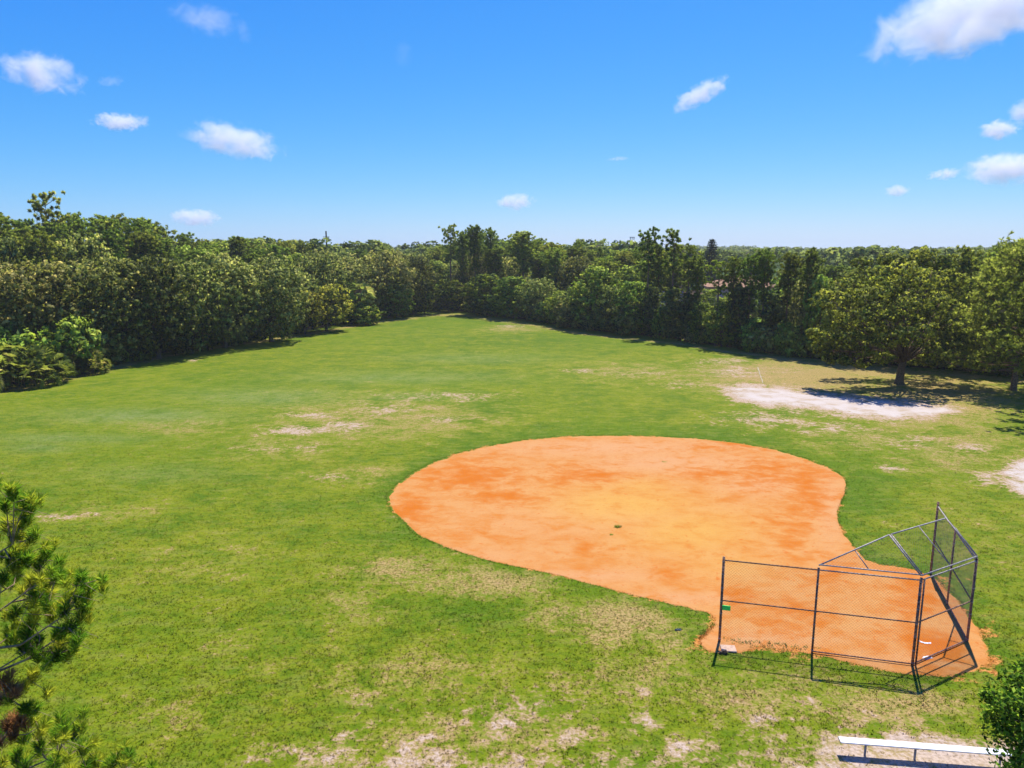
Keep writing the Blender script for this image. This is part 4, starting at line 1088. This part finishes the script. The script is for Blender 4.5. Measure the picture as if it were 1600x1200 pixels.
# plank top height .40: place by rays at that height
def at_h(x, y, h):
    v = ray(x, y); t_ = (CAMH - h) / -v.z; return Vector((v.x * t_, v.y * t_, h))
q0, q1 = at_h(1312, 1155, .42), at_h(1584, 1176, .42)
dirb = (q1 - q0); dirb.z = 0; Lb = dirb.length; dirb.normalize(); rzb = math.atan2(dirb.y, dirb.x)
mid = (q0 + q1) / 2; bn = empty('bench', (mid.x, mid.y, 0), rzb)
mb = MB(); mb.box((0, 0, .40), (Lb, .25, .038)); pl = mb.mesh('bench_plank', M_alu); o = link('seat', pl, bn)
bv = o.modifiers.new('b', 'BEVEL'); bv.width = .008; bv.segments = 2
mb = MB()
for s_ in (-1, 1): mb.box((s_ * (Lb / 2 + .004), 0, .40), (.012, .256, .044))
link('end_cap', mb.mesh('bench_end_cap', M_galv), bn)
for fx_ in (.155, .445, .93):
    mb = MB(); x = -Lb / 2 + Lb * fx_; mb.tube([(x, 0, -.3), (x, 0, .36)], .030, 10); lg = link('leg', mb.mesh('bench_leg', M_galv, True), bn)
    mb = MB(); mb.box((x, 0, .370), (.07, .22, .02)); link('bracket', mb.mesh('bench_bracket', M_galv), lg)
tag(bn, 'long white aluminium plank bench on thin posts in a patch of bare sand', 'bench')

# ------------------------------------------------------------------ near broadleaf tree, lower right
g = np.random.default_rng(55); D0 = 14.2
Pt = at_dist(1640, 1250, D0); Pt.z = 0
rt = empty('near_tree', Pt); parts = []; mb = MB(); LB = []
for (x, y, r, dp) in [(1575,1062,30,0),(1600,1050,34,.5),(1550,1095,30,-.3),(1585,1110,40,-.5),(1560,1140,36,0),(1600,1150,44,-.4),(1570,1185,34,-.2),(1530,1085,16,0),(1610,1200,44,0),(1640,1060,44,.6),(1650,1120,60,0),(1690,1090,60,.8),
        (1700,1170,70,0),(1650,1220,60,-.2),(1590,1075,34,1),(1620,1100,50,1.2),(1660,1180,60,1.2),(1740,1140,60,.5),(1545,1120,24,.2),(1600,1240,50,.3),(1700,1250,60,.3),(1580,1215,30,.1),(1535,1108,14,.1)]:
    q = at_dist(x + 14, y, D0 + dp) - Pt; LB.append((q, r * 14.5 / FPX))
for q, r in LB:
    m = int(360 * (r / .5) ** 2) + 50; dd = sph(g, m); rad = r * (1.05 * g.random(m) ** .5 + g.normal(0, .06, m))
    C = np.array(q) + dd * rad[:, None] * g.uniform(.85, 1.2)
    Nn = g.normal(0, .7, (m, 3)) + np.array([0, 0, .9])
    parts.append(cards(C, Nn, .062, .5, g, np.clip(.45 + (g.random() - .5) * .2 + g.normal(0, .2, m), 0, 1)))
mb.tube([(0, 0, -.3), (0, 0, .2), (.03, .02, 1.2), (0, 0, 2.0)], [.2, .13, .11, .1], 10)
for q, r in LB:
    fk = Vector((0, 0, 1.9)); m1 = fk.lerp(q, .5) + Vector((g.normal(0, .08), g.normal(0, .08), .05)); mb.tube([fk, m1, q], [.05, .03, .012], 6)
    for j in range(7): mb.tube([m1.lerp(q, .7), q + Vector(sph(g, 1)[0]) * r * .9], [.012, .004], 4, False)
link('trunk', mb.mesh('near_trunk', M_bark, True), rt); link('crown', finish_cards('near_crown', parts, M_nearleaf), rt)
tag(rt, 'small leafy green tree overhanging the right end of the bench', 'tree')

# ------------------------------------------------------------------ near pine, lower left
g = np.random.default_rng(66); D0 = 11.0
Pp = at_dist(-190, 900, D0); Pp.z = 0
rt = empty('near_pine', Pp); mb = MB(); parts = []; bparts = []
hT = 10.6
tpt = lambda z: Vector((.12 * math.sin(z * .5), .1 * math.sin(z * .4), z))
mb.tube([tpt(z) for z in (-.3, .3, 2.5, 5, 7.5, 9.5, hT)], [.24, .18, .15, .125, .09, .05, .015], 10)
def brush(c_, d, L, nn, ln, out, tint, wd=.0042):
    """shoot covered with long needles pointing forward and outward"""
    d = np.array(d) / np.linalg.norm(d); f = g.random(nn) ** .7
    b = np.array(c_) - d * L * (1 - f)[:, None]
    r = sph(g, nn); r -= (r @ d)[:, None] * d; r /= np.maximum(np.linalg.norm(r, axis=1, keepdims=True), 1e-6)
    dv = d * g.uniform(.5, 1.1, nn)[:, None] + r * g.uniform(.5, 1.0, nn)[:, None] + np.array([0, 0, .12]); dv /= np.linalg.norm(dv, axis=1, keepdims=True)
    l_ = (ln * g.uniform(.7, 1.1, nn))[:, None]; s_ = np.cross(dv, g.normal(size=(nn, 3))); s_ /= np.linalg.norm(s_, axis=1, keepdims=True)
    tip = b + dv * l_ - np.array([0, 0, .01]); mdp = b + dv * l_ * .5
    out.append((np.stack([b, mdp - s_ * wd, tip, mdp + s_ * wd], 1).reshape(-1, 3), np.clip(tint + g.normal(0, .10, nn), 0, 1)))
# shoots: (x, y, depth offset, tint, brown)
SH = [(22,765,0,.3,0),(40,778,.2,.25,0),(8,785,-.1,.35,0),(35,800,.4,.3,0),(52,795,.2,.25,0),(62,835,0,.4,0),(30,840,.6,.7,0),(12,815,.4,.65,0),(45,870,-.2,.3,0),(20,872,.3,.35,0),(70,875,.1,.25,0),(85,862,.2,.3,0),
      (8,900,0,.3,0),(30,890,.7,.4,0),(60,905,.5,.7,0),(66,930,.1,.25,0),(105,900,.1,.3,0),(112,898,.3,.35,0),(92,925,.6,.75,0),(150,900,.0,.3,0),(158,915,.1,.35,0),(146,925,.3,.3,0),(120,950,.0,.2,0),(134,975,-.1,.2,0),(112,985,.1,.2,0),
      (100,950,.5,.65,0),(85,915,.7,.85,0),(130,930,.4,.6,0),(60,965,.3,.3,0),(25,955,.3,.4,0),(48,990,0,.2,0),(35,1010,.2,.25,0),(65,1010,.6,.7,0),(140,1000,.5,.8,0),(60,1050,.5,.8,0),(100,1010,.4,.4,0),(15,985,.2,.35,0),(110,1022,.2,.3,0),
      (2,1062,.2,.4,1),(10,1075,.3,.5,1),(12,1130,.1,.4,1),(22,1120,.2,.5,1),(40,1110,0,.25,0),(48,1105,.1,.3,0),(5,1140,.4,.3,0),
      (120,1135,0,.35,0),(105,1145,.2,.4,0),(140,1140,.3,.3,0),(72,1165,.1,.25,0),(155,1165,0,.3,0),(215,1185,.1,.25,0),(240,1178,.2,.3,0),(180,1190,.3,.65,0),(50,1190,.2,.35,0),(100,1190,-.1,.3,0),(130,1200,.4,.7,0),(235,1200,0,.3,0),(85,1130,.4,.5,0),(25,1180,.3,.35,0),(160,1215,.1,.3,0)]
LIMB = []
for (x, y, dp) in [(20,850,.1),(55,915,.2),(95,965,-.1),(100,990,.3),(40,1020,.0),(5,1085,.2),(10,1150,.1),(90,1180,.1),(190,1215,.2),(60,1240,.2),(10,920,.3)]:
    e = at_dist(x, y, D0 + dp) - Pp; p0 = tpt(max(1.2, e.z - .28 * math.hypot(e.x, e.y)))
    L_ = [p0]
    for u in (.25, .5, .75): L_.append(p0.lerp(e, u) + Vector((g.normal(0, .05), g.normal(0, .1), -.28 * math.sin(math.pi * u) + g.normal(0, .05))))
    L_.append(e); mb.tube(L_, [.045, .034, .025, .017, .009], 7, False); LIMB.append(L_)
for i, (x, y, dp, ti, br) in enumerate(SH):
    if x > 40: x = 40 + (x - 40) * .84 - 6
    e = at_dist(x, y, D0 + dp + g.uniform(-.3, .3)) - Pp
    best = min(((L_[j].lerp(L_[j + 1], u)) for L_ in LIMB for j in range(1, 4) for u in (0, .35, .7, 1)), key=lambda p: (p - e).length + (.6 if p.z > e.z + .1 else 0))
    p0 = best; md = p0.lerp(e, .5) + Vector((g.normal(0, .05), g.normal(0, .05), -.10 * (e - p0).length)); m2 = p0.lerp(e, .8) - Vector((0, 0, .03))
    mb.tube([p0, md, m2, e], [.013, .010, .007, .004], 5, False)
    d = (e - m2).normalized() * .7 + Vector((0, 0, .8))
    ti = min(1, ti + .2)
    brush(e, d, .25, 200, .21, bparts if br else parts, ti, .0052)
    for j in range(3):
        e2 = e + Vector((g.normal(0, .16), g.normal(0, .2), g.normal(-.08, .12))); mb.tube([m2, e2], [.007, .004], 4, False)
        brush(e2, d + Vector(g.normal(0, .3, 3)), .18, 130, .19, bparts if br else parts, min(1, ti + g.uniform(-.05, .4)), .005)
    for j in range(3):      # bare twigs
        p = md.lerp(e, g.random()); mb.tube([p, p + Vector((g.normal(.1, .2), g.normal(0, .2), g.normal(-.12, .1)))], [.006, .002], 4, False)
# rest of the crown, around the trunk and beyond the frame
for b in range(110):
    u = b / 110; z = 3.6 + (hT - 3.6) * u; L = (2.7 * (1 - u) ** .7 + .25) * g.uniform(.6, 1); an = R(90) + g.uniform(0, 1) * R(180) + g.normal(0, .1)
    e = tpt(z) + Vector((math.cos(an) * L, math.sin(an) * L, .3 * L)); p0 = tpt(z)
    mb.tube([p0, p0.lerp(e, .5) - Vector((0, 0, .1)), e], [.02, .012, .005], 5, False)
    d = (e - p0).normalized() + Vector((0, 0, .7)); brush(e, d, .25, 120, .2, parts, g.uniform(.2, .5), .006)
    for j in range(3):
        e2 = p0.lerp(e, g.uniform(.5, 1)) + Vector(g.normal(0, .22, 3)); mb.tube([p0.lerp(e, .5), e2], [.007, .003], 4, False); brush(e2, d, .18, 80, .19, parts, g.uniform(.2, .6), .006)
link('trunk', mb.mesh('near_pine_wood', M_twig, True), rt); cr = link('crown', finish_cards('near_pine_needles', parts, M_near), rt)
dn = link('dead_needles', finish_cards('near_pine_dead_needles', bparts, M_brown), cr); dn['label'] = 'rust brown dead needle clusters'
tag(rt, 'young pine with long needle tufts reaching in from the lower left', 'tree')

# prototypes themselves are not part of the place
for o in protos_all:
    for ch in list(o.children): bpy.data.objects.remove(ch)
    bpy.data.objects.remove(o)

# ------------------------------------------------------------------ clouds: real volumes high in the air
def cloud(px_, py_, wpx, hpx, label, tau=5.0, tilt=0.0, thr=.5, seed=0, wisp=1.0, ns=2.1):
    v = ray(px_, py_).normalized(); el = max(math.asin(v.z), R(2.0)); dist = min(1000 / math.sin(el), 16000)
    P = Vector((0, 0, CAMH)) + v * dist; s_ = dist / FPX * (v.dot(Vector((0, math.cos(PITCH), -math.sin(PITCH)))) ** -1) * 1.0
    rx, rz = wpx / 2 * s_ * 1.0, hpx / 2 * s_ * 1.1
    bpy_me = bpy.data.meshes.new('cloud')
    import bmesh
    bm = bmesh.new(); bmesh.ops.create_icosphere(bm, subdivisions=3, radius=1.0); bm.to_mesh(bpy_me); bm.free()
    t = NT('cloud_vapour'); ob = t.obj()
    mp = t.n('ShaderNodeMapping'); mp.inputs['Location'].default_value = (seed * 3.7, seed * 1.3, seed * .7); asp = rx / rz
    mp.inputs['Scale'].default_value = (ns * min(asp, 3.2) * .75, ns * .9, ns * .9); t.L(ob, mp.inputs[0])
    n1 = t.noise(mp.outputs[0], 1.0, 8.0, .62, .5)
    ln = t.n('ShaderNodeVectorMath', operation='LENGTH'); t.L(ob, ln.inputs[0])
    fall = t.math('POWER', ln.outputs['Value'], 2.2)
    d = t.math('SUBTRACT', t.math('SUBTRACT', t.math('MULTIPLY', n1, 2.1), thr), t.math('MULTIPLY', fall, 1.05))
    dens = t.math('MULTIPLY', t.step(d, 0, .75), tau * .27 / (rz * 1.2))
    pv = t.n('ShaderNodeVolumePrincipled'); pv.inputs['Color'].default_value = (.99, .99, 1, 1); pv.inputs['Anisotropy'].default_value = .1
    t.L(dens, pv.inputs['Density']); t.L(pv.outputs[0], t.out.inputs['Volume'])
    bpy_me.materials.append(t.m)
    o = link('cloud', bpy_me, None, P)
    az = math.atan2(v.x, v.y)
    o.rotation_euler = (Matrix.Rotation(-az, 3, 'Z') @ Matrix.Rotation(tilt, 3, 'Y')).to_euler()
    o.scale = (rx, min(rx, rz * 1.6), rz)
    tag(o, label, 'cloud', 'small white clouds in the blue sky')
CL = [(64,113,104,46,'puffy white cloud, highest and leftmost of the clouds over the left wood',6,.12,.52),
      (188,190,78,24,'small flat white cloud below and right of the puffy leftmost one',6,-.05,.50),
      (366,220,156,54,'widest white cloud of the left half, trailing off to the right',6,.14,.50),
      (305,340,80,28,'small oval cloud low over the left wood',5,0,.45),
      (806,315,82,32,'small white cloud low in the middle of the sky',5,-.05,.48),
      (1094,148,112,34,'slanting streak of cloud right of the middle',5,-.45,.50),
      (1530,20,250,78,'large bright cloud cut by the top right corner',8,-.15,.42),
      (1560,203,46,24,'small puff below the tiny one at the right edge',6,0,.45),
      (1596,176,30,30,'tiny round cloud cut by the right edge',6,0,.45),
      (1476,272,48,16,'thin small wisp left of the flat bottomed cloud',4,-.08,.52),
      (1401,298,40,18,'lowest small cloud on the right side',4,0,.48),
      (1570,263,100,40,'flat bottomed white cloud at the right edge',7,0,.45),
      (322,30,110,44,'faint wispy cloud at the top left',1.3,.05,.55),
      (380,48,26,36,'faint small wisp right of the top left one',1.0,-.3,.55),
      (966,248,46,8,'very thin streak of cloud in mid sky',1.0,-.05,.45),
      (630,84,34,50,'barely visible wisp near the top middle',.35,.1,.5),
      (172,127,40,14,'faint wisp right of the leftmost puffy cloud',.6,-.2,.5),
      (990,384,40,30,'bright cloud on the horizon behind the thin mast',4,0,.4)]
for i, c_ in enumerate(CL): cloud(c_[0], c_[1], c_[2], c_[3], c_[4], c_[5], c_[6], c_[7], seed=i + 1)
